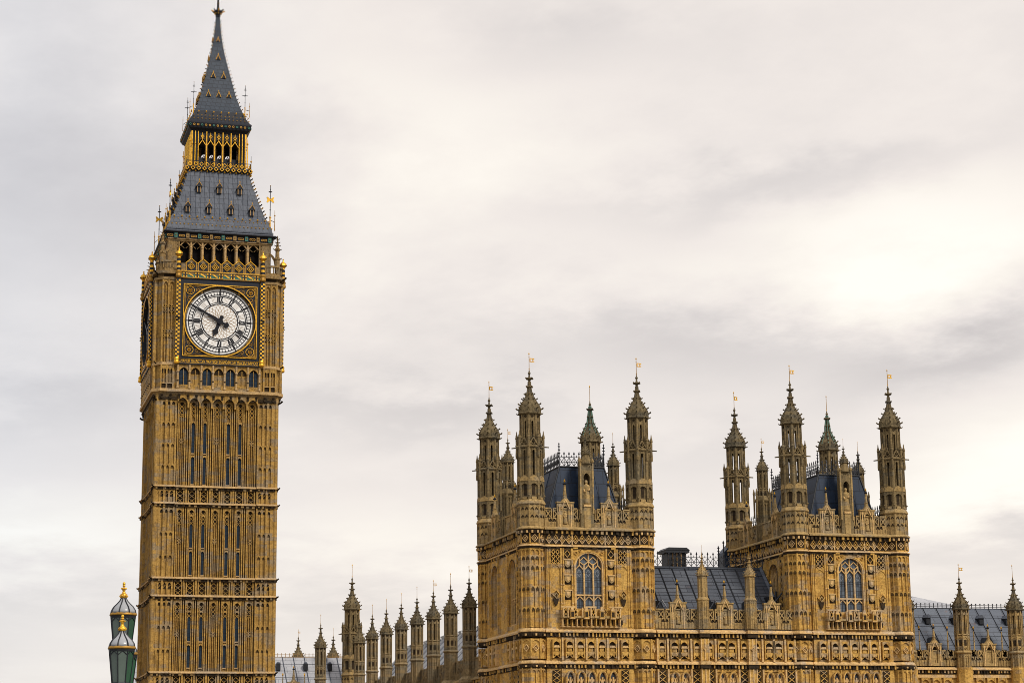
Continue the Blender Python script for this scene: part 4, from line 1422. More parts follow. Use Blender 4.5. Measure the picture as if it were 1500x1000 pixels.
def slit_stage(mb, R0, z0, z1, m, sl=0.12, ztop=None, core=None):
    """octagonal stage with one open slit per side"""
    base = mb.M.copy()
    zt = ztop or (z1 - 0.45)
    for f in range(8):
        mb.M = base @ Matrix.Rotation(-2 * PI * f / 8, 4, 'Z') @ FLIP
        a = R0 * math.cos(PI / 8)
        hw = R0 * math.sin(PI / 8)
        for s in (-1, 1):
            p, q = sorted((s * sl, s * hw))
            mb.box(p, q, a - 0.30, a - 0.07, z0, z1, m)
            p, q = sorted((s * (hw - 0.10 * R0), s * (hw + 0.01)))
            mb.box(p, q, a - 0.1, a + 0.02, z0, z1, m)
            p, q = sorted((s * (sl + 0.0), s * (sl + 0.055)))
            mb.box(p, q, a - 0.08, a - 0.01, z0, zt, m)
        mb.arch(-sl - 0.05, sl + 0.05, zt - 0.25, zt + 0.12, a - 0.28, a - 0.02, m, 3, 0.25)
        mb.box(-sl - 0.05, sl + 0.05, a - 0.28, a - 0.05, zt + 0.12, z1, m)
        mb.diamond(0, (zt + 0.12 + z1) / 2 + 0.03, 0.13, 0.05, a - 0.05, a + 0.02, 'soot_shade')
    mb.M = base
    mb.oct(0, 0, [(R0 - 0.02, z1 - 0.05), (R0 - 0.02, z1)], m)

def corner_turret(parent, x, y, zoff=0.0, low=True, flag=True, name='corner_turret', rz=0.0, cm='pal', zbase=0.0):
    """the big octagonal turret of the pavilion towers; all heights for zoff = 0"""
    t = MB()
    t.M = T(0, 0, zoff)
    if low:
        rows = [(zbase, 6.5), (6.5, 12.5), (12.5, 19.1)]
        oct_panels(t, 0, 0, 1.25, rows, cm, 0.09, 0.15)
        oct_panels(t, 0, 0, 1.25, [(19.9, 21.7)], cm, 0.09, 0.15, 1)
        oct_panels(t, 0, 0, 1.25, [(22.70, 24.65), (24.65, 26.55), (26.55, 28.45), (28.45, 29.35), (29.35, 29.98)], cm, 0.09, 0.16, drop=0.42)
        for f in range(8):
            t.M = T(0, 0, zoff) @ Matrix.Rotation(-2 * PI * f / 8, 4, 'Z') @ FLIP
            a = 1.25 * math.cos(PI / 8)
            t.diamond(0, 20.85, 0.30, 0.075, a - 0.12, a + 0.03, 'pal_light', 0.34)
            t.diamond(0, 20.85, 0.12, 0.05, a - 0.12, a + 0.02, 'pal_light')
            for rows_z in (29.2, 28.3, 26.4, 24.5):      # eyes of the little arches, their shade put into the colour
                for s in (-1, 1):
                    for q in (-0.085, 0.085):
                        c_ = s * 0.21 + q
                        t.bar((c_ - 0.075, rows_z - 0.34), (c_, rows_z - 0.12), 0.055, a - 0.17, a - 0.03, 'crev_shade')
                        t.bar((c_ + 0.075, rows_z - 0.34), (c_, rows_z - 0.12), 0.055, a - 0.17, a - 0.031, 'crev_shade')
            t.box(-0.42, 0.42, a - 0.14, a - 0.06, 30.42, 31.22, 'soot_shade')
            t.diamond(0, 30.82, 0.34, 0.07, a - 0.10, a + 0.02, 'pal_light', 0.36)
            t.diamond(0, 30.82, 0.15, 0.06, a - 0.10, a + 0.02, 'pal_light')
            for s in (-1, 1):
                t.box(s * 0.47 - 0.035, s * 0.47 + 0.035, a - 0.14, a + 0.02, 30.35, 31.3, 'pal')
            for s in (-0.27, 0, 0.27):
                t.box(s - 0.08, s + 0.08, a, a + 0.20, 31.28, 31.52, 'pal_light' if s else 'soot_shade')
                t.box(s - 0.08, s + 0.08, a, a + 0.15, 21.95, 22.14, 'soot_shade' if s else 'pal_light')
                t.box(s - 0.08, s + 0.08, a, a + 0.15, 19.15, 19.3, 'soot_shade' if s else 'pal_light')
        t.M = T(0, 0, zoff)
        t.oct(0, 0, [(1.16, 30.2), (1.16, 31.4)], cm)
        oct_ledge(t, 0, 0, 1.25, 19.42, 0.75, 0.12, 'pal_light')
        oct_ledge(t, 0, 0, 1.25, 22.28, 0.85, 0.13, 'pal_light')
        oct_ledge(t, 0, 0, 1.24, 30.08, 0.42, 0.16, 'pal_light')
        oct_ledge(t, 0, 0, 1.25, 31.62, 0.75, 0.22, 'pal_mid')
    t.M = T(0, 0, zoff)
    oct_panels(t, 0, 0, 1.31, [(31.95, 33.05), (33.05, 33.95)], 'pal_mid', 0.07, 0.08, drop=0.35)
    for f in range(8):
        t.M = T(0, 0, zoff) @ Matrix.Rotation(-2 * PI * f / 8, 4, 'Z') @ FLIP
        a = 1.31 * math.cos(PI / 8)
        for zc in (33.55, 32.85):
            for s in (-1, 1):
                t.bar((s * 0.2 - 0.13, zc - 0.12), (s * 0.2, zc + 0.1), 0.07, a - 0.09, a - 0.01, 'soot_shade')
                t.bar((s * 0.2 + 0.13, zc - 0.12), (s * 0.2, zc + 0.1), 0.07, a - 0.09, a - 0.011, 'soot_shade')
    t.M = T(0, 0, zoff)
    t.oct(0, 0, [(1.29, 33.9), (1.38, 33.98), (1.38, 34.06), (1.22, 34.4)], 'pal_mid')
    t.build(name, parent, (x, y, 0)) if False else None
    # niche stage
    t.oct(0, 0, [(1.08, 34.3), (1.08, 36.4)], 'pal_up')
    for f in range(8):
        t.M = T(0, 0, zoff) @ Matrix.Rotation(-2 * PI * f / 8, 4, 'Z') @ FLIP
        a = 1.25 * math.cos(PI / 8)
        hw = 1.25 * math.sin(PI / 8)
        t.box(-hw, -hw + 0.13, a - 0.2, a + 0.03, 34.42, 36.3, 'pal_up')
        t.box(hw - 0.13, hw, a - 0.2, a + 0.03, 34.42, 36.3, 'pal_up')
        t.box(-0.16, 0.16, a - 0.2, a - 0.155, 34.75, 35.8, 'soot_shade')
        t.arch(-hw + 0.12, hw - 0.12, 35.55, 36.15, a - 0.18, a + 0.0, 'pal_up', 3, 0.32)
        t.ext([(-hw, 36.1), (hw, 36.1), (hw * 0.75, 36.45), (0, 36.62), (-hw * 0.75, 36.45)], a - 0.25, a + 0.05, 'pal_mid')
        t.box(-0.24, 0.24, a - 0.2, a + 0.0, 34.42, 34.62, 'pal_mid')
        t.knob(0, a - 0.05, 35.95, 0.08, 'soot_shade')
        # ribs of the slit stage run up into pinnacles
        t.knob(hw, a + 0.05, 34.75, 0.11, 'pal_up')
    t.M = T(0, 0, zoff)
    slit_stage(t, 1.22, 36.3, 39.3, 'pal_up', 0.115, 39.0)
    t.oct(0, 0, [(1.0, 36.3), (1.22, 36.35), (1.0, 36.7)], 'pal_up')
    t.oct(0, 0, [(1.18, 39.15), (1.30, 39.28), (1.30, 39.38), (1.12, 39.5)], 'pal_up')
    for f in range(8):
        ang = PI / 8 + f * PI / 4
        c, s = math.cos(ang), math.sin(ang)
        t.tube((1.2 * c, 1.2 * s, 39.35), (1.72 * c, 1.72 * s, 39.30), 0.075, 'cap', 4, 0.05)
        t.knob(1.70 * c, 1.70 * s, 39.3, 0.08, 'cap')
        t.oct(1.25 * c, 1.25 * s, [(0.10, 38.3), (0.13, 38.6), (0.10, 39.2), (0.11, 40.1), (0.15, 40.2), (0.07, 40.5), (0.03, 40.85)], 'pal_up')
        t.knob(1.25 * c, 1.25 * s, 40.42, 0.14, 'cap')
        t.tube((1.22 * c, 1.22 * s, 39.95), (0.92 * c, 0.92 * s, 40.35), 0.045, 'pal_up', 4)
        t.M = T(0, 0, zoff) @ Matrix.Rotation(-2 * PI * f / 8, 4, 'Z') @ FLIP
        a = 1.22 * math.cos(PI / 8)
        hw = 1.22 * math.sin(PI / 8)
        t.bar((-hw, 39.4), (0, 40.15), 0.11, a - 0.08, a + 0.05, 'pal_up')
        t.bar((hw, 39.4), (0, 40.15), 0.11, a - 0.081, a + 0.051, 'pal_up')
        t.knob(0, a, 40.25, 0.11, 'cap', 0.17)
        t.bar((-hw, 39.95), (0, 39.5), 0.07, a - 0.05, a + 0.02, 'pal_up')
        t.bar((hw, 39.95), (0, 39.5), 0.07, a - 0.051, a + 0.021, 'pal_up')
        for q in (-0.26, 0.26):
            t.knob(q, a + 0.02, 39.85, 0.09, 'cap')
        t.M = T(0, 0, zoff)
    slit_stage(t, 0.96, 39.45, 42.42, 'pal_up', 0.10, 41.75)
    t.M = Matrix()
    o = t.build(name, parent, (x, y, 0))
    cp_ = place(CAPBIG, (0, 0, 42.38 + zoff), 0, o)
    v = place(VANE_F if flag else VANE_P, (0, 0, 4.15 * 1.03), random.uniform(-0.6, 0.5), cp_)
    return o

def small_turret(parent, x, y, ztip, zbase, k=0.746, m='pal_up', name='buttress_turret', flag=False, zmid=None, wide=None):
    """slim octagonal buttress turret; ztip is the top of its gilded rod"""
    t = MB()
    zc = ztip - 5.83 * k
    r = 0.93 * k
    s = k / 0.746
    slit_stage(t, r, zc - 2.25 * s, zc + 0.02, m, 0.085 * s, zc - 0.42 * s)
    t.oct(0, 0, [(r * 0.8, zc - 2.4 * s), (r * 1.04, zc - 2.3 * s), (r * 0.9, zc - 2.2 * s)], m)
    zn = zc - 3.85 * s
    oct_panels(t, 0, 0, r * 1.02, [(zn, zc - 2.3 * s)], m, 0.06, 0.09, 1, drop=0.5 * s)
    for f in range(8):
        t.M = Matrix.Rotation(-2 * PI * f / 8, 4, 'Z') @ FLIP
        a = r * 1.02 * math.cos(PI / 8)
        t.box(-0.13 * s, 0.13 * s, a - 0.10, a - 0.07, zn + 0.55 * s, zc - 2.75 * s, 'soot_shade')
        t.diamond(0, zn + 0.32 * s, 0.13 * s, 0.045, a - 0.08, a, m)
    t.M = Matrix()
    t.oct(0, 0, [(r, zn - 0.22), (r * 1.2, zn - 0.1), (r * 1.2, zn), (r * 0.95, zn + 0.12)], m)
    oct_panels(t, 0, 0, r * (wide or 1.03), [(zbase, (zbase + zn) / 2), ((zbase + zn) / 2, zn - 0.15)], m, 0.07, 0.08, drop=0.4)
    o = t.build(name, parent, (x, y, 0))
    c = place(CAPSMALL, (0, 0, zc), 0, o)
    c.scale = (k / 0.746,) * 3
    place(VANE_F if flag else VANE_P, (0, 0, 4.15 * 0.746), random.uniform(-0.6, 0.5), c).scale = (0.746 / 1.03,) * 3
    return o

# shared cap and vane meshes: kept as sub-parts, so the templates are removed at the end
CAPBIG = cap_mesh(1.03, 'cap').build('turret_cap')
CAPSMALL = cap_mesh(0.746, 'cap').build('turret_cap')
VANE_F = vane_mesh(1.03, True).build('weather_vane')
VANE_P = vane_mesh(1.03, False).build('rod_finial')

def gablet(mb, u, d, z0, m, sc=1.0, gold=True):
    """raised merlon with a niche, gable and little pinnacle"""
    w = 0.80 * sc
    mb.box(u - w, u - 0.28, d - 0.35, d, z0, z0 + 2.35 * sc, m)
    mb.box(u + 0.28, u + w, d - 0.35, d, z0, z0 + 2.35 * sc, m)
    mb.box(u - 0.28, u + 0.28, d - 0.35, d - 0.27, z0, z0 + 2.35 * sc, 'soot_shade')
    mb.box(u - 0.28, u + 0.28, d - 0.35, d + 0.02, z0, z0 + 0.30, m)
    mb.arch(u - 0.28, u + 0.28, z0 + 1.65 * sc, z0 + 2.35 * sc, d - 0.30, d - 0.01, m, 3, 0.4)
    mb.ext([(u - w - 0.05, z0 + 2.3 * sc), (u + w + 0.05, z0 + 2.3 * sc), (u + w + 0.05, z0 + 2.45 * sc), (u + 0.42, z0 + 2.42 * sc), (u, z0 + 2.95 * sc), (u - 0.42, z0 + 2.42 * sc), (u - w - 0.05, z0 + 2.45 * sc)], d - 0.38, d + 0.07, m)
    mb.bar((u - 0.40, z0 + 1.75 * sc), (u, z0 + 2.65 * sc), 0.08, d, d + 0.10, 'pal_light')
    mb.bar((u + 0.40, z0 + 1.75 * sc), (u, z0 + 2.65 * sc), 0.08, d, d + 0.101, 'pal_light')
    for s in (-1, 1):
        mb.box(u + s * 0.55 - 0.05, u + s * 0.55 + 0.05, d, d + 0.05, z0, z0 + 2.2 * sc, 'pal_light')
        mb.box(u + s * 0.55 - 0.13, u + s * 0.55 + 0.13, d - 0.01, d + 0.015, z0 + 1.5 * sc, z0 + 1.95 * sc, 'soot_shade') if sc > 0.9 else None
    mb.tube((u, d - 0.15, z0 + 2.7 * sc), (u, d - 0.15, z0 + 4.0 * sc), 0.20 * sc, m, 6, 0.09 * sc)
    mb.knob(u, d - 0.15, z0 + 3.1 * sc, 0.24 * sc, m, 0.12)
    mb.knob(u, d - 0.15, z0 + 4.1 * sc, 0.21 * sc, 'black', 0.18)
    mb.knob(u, d - 0.15, z0 + 4.38 * sc, 0.10 * sc, 'gold' if gold else 'soot_shade', 0.20)

def crenel_wall(mb, u0, u1, d, z0, m, slots, gabs, sc=1.0, top=1.75):
    """pierced parapet: low wall, taller merlons cut by narrow slots"""
    mb.box(u0, u1, d - 0.32, d - 0.08, z0, z0 + 0.95, m)
    edges = [u0] + sorted(slots) + [u1]
    for a, b in zip(edges, edges[1:]):
        p = a + (0.10 if a != u0 else 0)
        q = b - (0.10 if b != u1 else 0)
        if q > p:
            mb.box(p, q, d - 0.30, d - 0.10, z0 + 0.95, z0 + top, m)
            mb.box(p, q, d - 0.34, d - 0.02, z0 + top, z0 + top + 0.12, m)
            for e, s in ((p, 1), (q, -1)):
                if (s == 1 and a == u0) or (s == -1 and b == u1):
                    continue
                # pierced crosses beside each slot
                c = e + s * 0.30
                mb.box(c - 0.22, c + 0.22, d - 0.105, d - 0.085, z0 + 0.95, z0 + 1.62, 'soot_shade')
                mb.bar((c - 0.22, z0 + 1.0), (c + 0.22, z0 + 1.6), 0.09, d - 0.09, d + 0.0, m)
                mb.bar((c + 0.22, z0 + 1.0), (c - 0.22, z0 + 1.6), 0.09, d - 0.09, d + 0.001, m)
                mb.box(e - 0.045, e + 0.045, d - 0.12, d + 0.03, z0 + 0.85, z0 + top, m)
    for s in slots:
        mb.box(s - 0.36, s + 0.36, d - 0.105, d - 0.07, z0 + 0.58, z0 + 0.95, 'soot_shade')
        for q in (-0.18, 0.18):
            mb.arch(s + q - 0.16, s + q + 0.16, z0 + 0.62, z0 + 0.95, d - 0.08, d + 0.0, m, 3, 0.25)
    n = int((u1 - u0) / 0.30)
    for i in range(n + 1):
        u = u0 + (u1 - u0) * i / n
        mb.box(u - 0.035, u + 0.035, d - 0.1, d - 0.01, z0, z0 + 0.60, m)
    for g in gabs:
        gablet(mb, g, d + 0.06, z0, m, sc)

def frieze(mb, u0, u1, d, z0, z1, m, step=0.62):
    mb.box(u0, u1, d - 0.14, d - 0.10, z0, z1, 'soot_shade')
    n = max(1, round((u1 - u0) / step))
    s = (u1 - u0) / n
    zc = (z0 + z1) / 2
    for i in range(n):
        u = u0 + s * (i + 0.5)
        mb.diamond(u, zc + 0.05, s * 0.36, 0.06, d - 0.11, d, m, (z1 - z0) * 0.38)
        mb.box(u - 0.07, u + 0.07, d - 0.11, d - 0.03, zc - 0.04, zc + 0.13, m)
        mb.bar((u - s / 2, zc - 0.02), (u, z0 + 0.03), 0.07, d - 0.11, d - 0.01, 'pal_light')
        mb.bar((u + s / 2, zc - 0.02), (u, z0 + 0.03), 0.07, d - 0.11, d - 0.011, 'pal_light')

def niche(mb, u, w, d, z0, z1, m, deep=0.25):
    """canopied blind niche"""
    mb.box(u - w, u + w, d - deep - 0.03, d - deep, z0, z1, 'soot_shade')
    mb.arch(u - w, u + w, z1 - 0.62, z1, d - deep, d - 0.03, m, 3, 0.45)
    mb.box(u - w * 0.55, u + w * 0.55, d - deep, d - 0.08, z0 + 0.62, z1 - 0.75, m)
    mb.ext([(u - w * 0.8, z1 - 0.75), (u + w * 0.8, z1 - 0.75), (u + w * 0.6, z1 - 0.55), (u - w * 0.6, z1 - 0.55)], d - deep, d + 0.02, 'pal_light')
    mb.ext([(u - w * 0.6, z0 + 0.25), (u + w * 0.6, z0 + 0.25), (u + w * 0.9, z0 + 0.6), (u - w * 0.9, z0 + 0.6)], d - deep, d - 0.02, m)
    for s in (-1, 1):
        mb.box(u + s * w - 0.05, u + s * w + 0.05, d - deep, d + 0.02, z0, z1, m)
    mb.bar((u - w, z0), (u, z0 + 0.3), 0.06, d - deep, d - 0.05, m)
    mb.bar((u + w, z0), (u, z0 + 0.3), 0.06, d - deep, d - 0.051, m)

def tracery_window(parent, u, w, d, z0, zs, za, lights, Mx, name='tracery_window', transom=None, glass='glass', dp=0.30):
    """pointed window: u centre, half width w, sill z0, springing zs, apex za; returns the stone frame with its pane"""
    f = MB()
    f.M = Mx @ T(0, 0.30 - dp)
    L = [(u - w + w * (1 - math.cos(PI / 2 * i / 6)) * 1.0, zs + (za - zs) * math.sin(PI / 2 * i / 6)) for i in range(7)]
    Rr = [(2 * u - a, b) for a, b in L][::-1][1:]
    P = [(u - w, z0)] + L + Rr + [(u + w, z0)]
    for a, b in zip(P, P[1:]):
        f.bar(a, b, 0.13, d - 0.30, d + 0.06, 'pal_light')
        f.bar(((a[0] - u) * 1.0 + u, (a[1] - zs) * 1.0 + zs), ((b[0] - u) * 1.0 + u, (b[1] - zs) * 1.0 + zs), 0.07, d + dp - 0.26, d + dp - 0.235, 'soot_shade') if dp > 0.4 else None  # dark arc painted for the shade under the arch of deep windows
        f.bar(((a[0] - u) * 1.09 + u, (a[1] - zs) * 1.06 + zs), ((b[0] - u) * 1.09 + u, (b[1] - zs) * 1.06 + zs), 0.09, d - 0.1, d + 0.10, 'pal')
    f.box(u - w, u + w, d - 0.45, d + 0.10, z0 - 0.12, z0 + 0.02, 'pal_light')
    lw = 2 * w / lights
    for i in range(1, lights):
        x = u - w + lw * i
        f.box(x - 0.07, x + 0.07, d - 0.40, d - 0.10, z0, zs + 0.25, 'pal_light')
    if transom:
        f.box(u - w, u + w, d - 0.41, d - 0.08, transom - 0.07, transom + 0.07, 'pal_light')
    for i in range(lights):
        a, b = u - w + lw * i + 0.05, u - w + lw * (i + 1) - 0.05
        c = (a + b) / 2
        for zt in ([zs + 0.12] + ([transom - 0.07] if transom else [])):
            f.bar((a, zt - 0.42), (c, zt - 0.02), 0.09, d - 0.38, d - 0.14, 'pal_light')
            f.bar((b, zt - 0.42), (c, zt - 0.02), 0.09, d - 0.38, d - 0.141, 'pal_light')
        # upper tracery
        if za - zs > 0.8:
            top = zs + (za - zs) * math.sqrt(max(0.0, 1 - ((c - u) / w) ** 2)) * 0.98
            f.box(c - 0.045, c + 0.045, d - 0.38, d - 0.15, zs + 0.08, top, 'pal_light')
            if i < lights - 1:
                xx = b + 0.05
                f.bar((c, zs + 0.45), (xx, zs + 0.10), 0.08, d - 0.38, d - 0.16, 'pal_light')
                f.bar((c + lw, zs + 0.45), (xx, zs + 0.10), 0.08, d - 0.38, d - 0.161, 'pal_light')
                f.bar((c, zs + 0.45), (xx, zs + 0.86), 0.07, d - 0.38, d - 0.16, 'pal_light')
                f.bar((c + lw, zs + 0.45), (xx, zs + 0.86), 0.07, d - 0.38, d - 0.161, 'pal_light')
    o = f.build(name, parent)
    g = MB()
    g.M = Mx @ T(0, 0.30 - dp)
    g.ext(P, d - 0.36, d - 0.30, glass)
    for i in range(lights):      # lead lozenge in every light
        c = u - w + lw * (i + 0.5)
        g.diamond(c, zs - 0.62, lw * 0.26, 0.03, d - 0.31, d - 0.28, 'lampt', lw * 0.4)
        for q in (0.25, 0.5, 0.75):
            g.box(c - lw * 0.44, c + lw * 0.44, d - 0.31, d - 0.29, z0 + (zs - z0) * q, z0 + (zs - z0) * q + 0.04, 'iron')
        g.box(c - 0.015, c + 0.015, d - 0.31, d - 0.285, z0, zs - 0.9, 'iron')
    g.build('window_pane', o)
    return o

def shield(mb, u, z, d):
    mb.box(u - 0.40, u + 0.40, d - 0.02, d + 0.012, z - 0.50, z + 0.42, 'soot_shade')
    mb.ext([(u - 0.27, z + 0.30), (u + 0.27, z + 0.30), (u + 0.27, z - 0.12), (u + 0.12, z - 0.30), (u, z - 0.36), (u - 0.12, z - 0.30), (u - 0.27, z - 0.12)], d, d + 0.20, 'pal_mid')
    mb.box(u - 0.34, u + 0.34, d, d + 0.24, z + 0.31, z + 0.41, 'pal_light')
    mb.ext([(u - 0.15, z + 0.2), (u + 0.15, z + 0.2), (u + 0.15, z - 0.05), (u, z - 0.2), (u - 0.15, z - 0.05)], d + 0.2, d + 0.24, 'pal_light')

def palace_tower():
    t = thing('palace_tower', 'golden stone pavilion tower with four corner turrets, at the left end of the palace', 'palace tower', (31.55, -14.25, 0), 0, 'turreted pavilion towers of the palace')
    HX, HY = 5.31, 7.25
    FD, SD = 7.95, 5.98
    w = MB()
    w.box(-5.4, 5.4, -7.35, 7.35, 0, 31.6, 'pal')
    w.box(-5.2, 5.2, -7.1, 7.1, 31.5, 32.0, 'pal_mid')
    for k, hw, d in ((0, 4.15, FD), (1, 6.1, SD), (2, 4.15, FD), (3, 6.1, SD)):
        w.M = face(k)
        front = (k % 2 == 0)
        # wall leaves round the big window (or pair of tall side windows)
        ops = [(-1.42, 1.42)] if front else [(-4.2, -2.0), (2.0, 4.2)]
        xs_ = [-hw]
        for a, b in ops:
            xs_ += [a, b]
        xs_.append(hw)
        for a, b in zip(xs_[0::2], xs_[1::2]):
            w.box(a, b, d - 0.7, d, 19.3, 30.3, 'pal')
        for a, b in ops:
            w.arch(a, b, 28.35 if front else 28.2, 30.3, d - 0.7, d, 'pal', 6, 1.35 if front else 1.2)
            w.box(a, b, d - 0.7, d, 19.3, 23.2, 'pal')
        w.box(-hw, hw, d - 0.7, d - 0.02, 0, 19.3, 'pal')
        w.box(-hw, hw, d - 0.7, d - 0.05, 30.25, 31.5, 'pal')
        # buttress ribs
        ribs = (-4.0, -3.78, -2.72, -2.50, -1.66, 1.66, 2.50, 2.72, 3.78, 4.0) if front else (-5.9, -4.7, -1.7, -1.3, 1.3, 1.7, 4.7, 5.9)
        for u in ribs:
            big = abs(abs(u) - 2.61) < 0.2 or abs(abs(u) - 1.66) < 0.05
            w.box(u - (0.075 if big else 0.05), u + (0.075 if big else 0.05), d, d + (0.16 if big else 0.08), 22.8, 29.95, 'pal')
            if big:
                for z in (24.9, 26.6, 28.3):
                    w.knob(u, d + 0.15, z, 0.10, 'pal_light', 0.16)
        if front:
            for s in (-1, 1):
                for z in (28.55, 27.15, 25.75):
                    shield(w, s * 2.11, z, d)
                w.box(s * 2.11 - 0.33, s * 2.11 + 0.33, d, d + 0.015, 29.05, 29.85, 'soot_shade')
                w.diamond(s * 2.11, 29.45, 0.30, 0.07, d, d + 0.12, 'pal', 0.36)
                # carved foliage at the head of the outer panels and a boss below
                w.box(s * 3.25 - 0.42, s * 3.25 + 0.42, d, d + 0.014, 28.5, 29.85, 'soot_shade')
                for i in range(3):
                    w.diamond(s * 3.25 - 0.2, 28.75 + i * 0.43, 0.20, 0.075, d, d + 0.13, 'pal', 0.25)
                    w.diamond(s * 3.25 + 0.2, 28.75 + i * 0.43, 0.20, 0.075, d, d + 0.131, 'pal', 0.25)
                w.arch(s * 3.25 - 0.42, s * 3.25 + 0.42, 28.0, 28.62, d, d + 0.07, 'pal', 3, 0.4)
                w.diamond(s * 3.25, 25.75, 0.42, 0.10, d, d + 0.18, 'pal', 0.42)
                w.diamond(s * 3.25, 25.60, 0.22, 0.09, d, d + 0.22, 'pal_mid', 0.30)
                w.ext([(s * 3.25 - 0.28, 25.35), (s * 3.25 + 0.28, 25.35), (s * 3.25 + 0.15, 24.85), (s * 3.25, 24.65), (s * 3.25 - 0.15, 24.85)], d, d + 0.15, 'soot_shade')
                w.diamond(s * 1.25, 29.55, 0.20, 0.06, d, d + 0.10, 'pal')
                w.diamond(s * 0.85, 29.78, 0.14, 0.05, d, d + 0.09, 'pal')
        else:
            for u in (-4.95, -1.5, 1.5, 4.95):
                w.box(u - 0.16, u + 0.16, d, d + 0.012, 24.0, 29.6, 'soot_shade')
                for i in range(9):
                    w.diamond(u, 24.3 + i * 0.6, 0.17, 0.06, d, d + 0.10, 'pal', 0.28)
        # frieze and strings
        frieze(w, -hw, hw, d + 0.12, 30.36, 31.3, 'pal')
        for u in ((-2.6, -1.6, 1.6, 2.6) if front else (-4.6, -1.6, 1.6, 4.6)):
            w.box(u - 0.06, u + 0.06, d - 0.1, d + 0.08, 30.3, 31.35, 'pal_light')
        # storey of canopied niches between the two lower strings
        us = (-3.3, -2.05, -1.02, 0, 1.02, 2.05, 3.3) if front else (-5.3, -3.9, -2.5, 2.5, 3.9, 5.3)
        for u in us:
            niche(w, u, 0.36, d + 0.30, 19.95, 21.65, 'pal')
        for u in us[:-1]:
            w.box(u + 0.48, u + 0.62, d, d + 0.34, 19.8, 21.8, 'pal_light')
        # blind panels and heads of the storey below
        for i, u in enumerate(us):
            if front and 1 <= i <= 5:
                continue
            lattice(w, u - 0.33, u + 0.33, 16.5, 18.9, d + 0.22, 'pal', 'soot_shade', 5, 0.12, 0.06)
        for u in us[:-1]:
            w.box(u + 0.48, u + 0.58, d, d + 0.24, 9.0, 19.0, 'pal')
    w.M = Matrix()
    w.build('wall', t)
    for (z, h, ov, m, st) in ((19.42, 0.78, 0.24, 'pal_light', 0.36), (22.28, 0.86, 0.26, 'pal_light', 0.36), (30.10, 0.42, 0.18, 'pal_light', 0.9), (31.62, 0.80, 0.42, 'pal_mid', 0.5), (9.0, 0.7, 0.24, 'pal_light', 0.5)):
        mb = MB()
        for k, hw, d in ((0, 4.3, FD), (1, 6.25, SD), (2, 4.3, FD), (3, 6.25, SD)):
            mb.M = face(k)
            wall_ledge(mb, -hw, hw, d, z, h, ov, m, 'soot_shade', st)
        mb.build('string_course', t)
    # main windows
    for k, u, w_, d, z0, zs, za, n in ((0, 0, 1.32, FD, 23.3, 28.35, 29.62, 3), (1, -3.1, 1.05, SD, 23.3, 28.2, 29.35, 3), (1, 3.1, 1.05, SD, 23.3, 28.2, 29.35, 3), (3, 3.1, 1.05, SD, 23.3, 28.2, 29.35, 3), (3, -3.1, 1.05, SD, 23.3, 28.2, 29.35, 3)):
        tracery_window(t, u, w_, d, z0, zs, za, n, face(k), 'tracery_window', 25.7, 'glass', 0.30 if k == 0 else 0.50)
    for u in (-2.05, -1.02, 0, 1.02, 2.05):
        tracery_window(t, u, 0.38, FD + 0.42, 14.0, 18.0, 18.75, 2, face(0), 'lower_window', None)
    # balcony under the front window
    b = MB()
    b.M = FLIP
    d = FD
    b.box(-2.9, 2.9, d, d + 0.30, 22.74, 22.86, 'pal_light')
    b.box(-2.9, 2.9, d + 0.05, d + 0.62, 23.55, 23.75, 'pal_mid')
    b.box(-2.95, -1.62, d + 0.55, d + 0.75, 24.48, 24.62, 'pal_light')
    b.box(1.62, 2.95, d + 0.55, d + 0.75, 24.48, 24.62, 'pal_light')
    b.box(-0.52, 0.42, d + 0.55, d + 0.75, 24.48, 24.62, 'pal_light')
    for u in (-2.72, -2.3, -0.9, -0.1, 0.35, 0.9, 2.3, 2.72, -1.9, 1.9):
        b.box(u - 0.055, u + 0.055, d + 0.52, d + 0.72, 23.6, 24.5, 'pal_light')
    for u in (-2.5, -1.55, -0.52, 0.14, 1.3, 2.1, 2.52):
        b.diamond(u, 24.1, 0.19, 0.07, d + 0.54, d + 0.68, 'pal', 0.34)
        b.box(u - 0.15, u + 0.15, d + 0.40, d + 0.44, 23.8, 24.4, 'soot_shade')
    for u in (-1.9, -0.55, 0.95, 2.0):
        b.box(u - 0.20, u + 0.20, d + 0.5, d + 0.80, 23.55, 24.2, 'pal')
        b.ext([(u - 0.2, 24.18), (u + 0.2, 24.18), (u + 0.08, 24.60), (u - 0.08, 24.60)], d + 0.5, d + 0.76, 'pal_light')
        b.box(u - 0.24, u + 0.24, d + 0.45, d + 0.84, 23.46, 23.56, 'pal_light')
        b.box(u - 0.13, u + 0.13, d + 0.79, d + 0.815, 23.65, 24.1, 'soot_shade')
    b.box(-2.85, 2.85, d, d + 0.22, 22.95, 24.45, 'pal')
    for i in range(13):
        u = -2.76 + i * 0.46
        b.box(u - 0.05, u + 0.05, d, d + 0.55, 22.86, 24.3, 'pal_light' if i % 3 == 0 else 'pal')
        b.box(u + 0.12, u + 0.34, d, d + 0.235, 23.0, 23.42, 'soot_shade')
    b.build('balcony', t)
    # parapet
    for k, hw, d, slots, gabs in ((0, 4.1, FD - 0.1, [-3.42, -0.9, 0.82, 3.38], [-2.17, 2.1]), (1, 6.0, SD - 0.1, [-5.1, -2.2, 2.2, 5.1], [-3.65, 3.65]),
                                  (2, 4.1, FD - 0.1, [-3.42, -0.9, 0.82, 3.38], [-2.17, 2.1]), (3, 6.0, SD - 0.1, [-5.1, -2.2, 2.2, 5.1], [-3.65, 3.65])):
        mb = MB()
        mb.M = face(k)
        crenel_wall(mb, -hw, hw, d, 31.85, 'pal_mid', slots, gabs)
        p = mb.build('parapet', t)
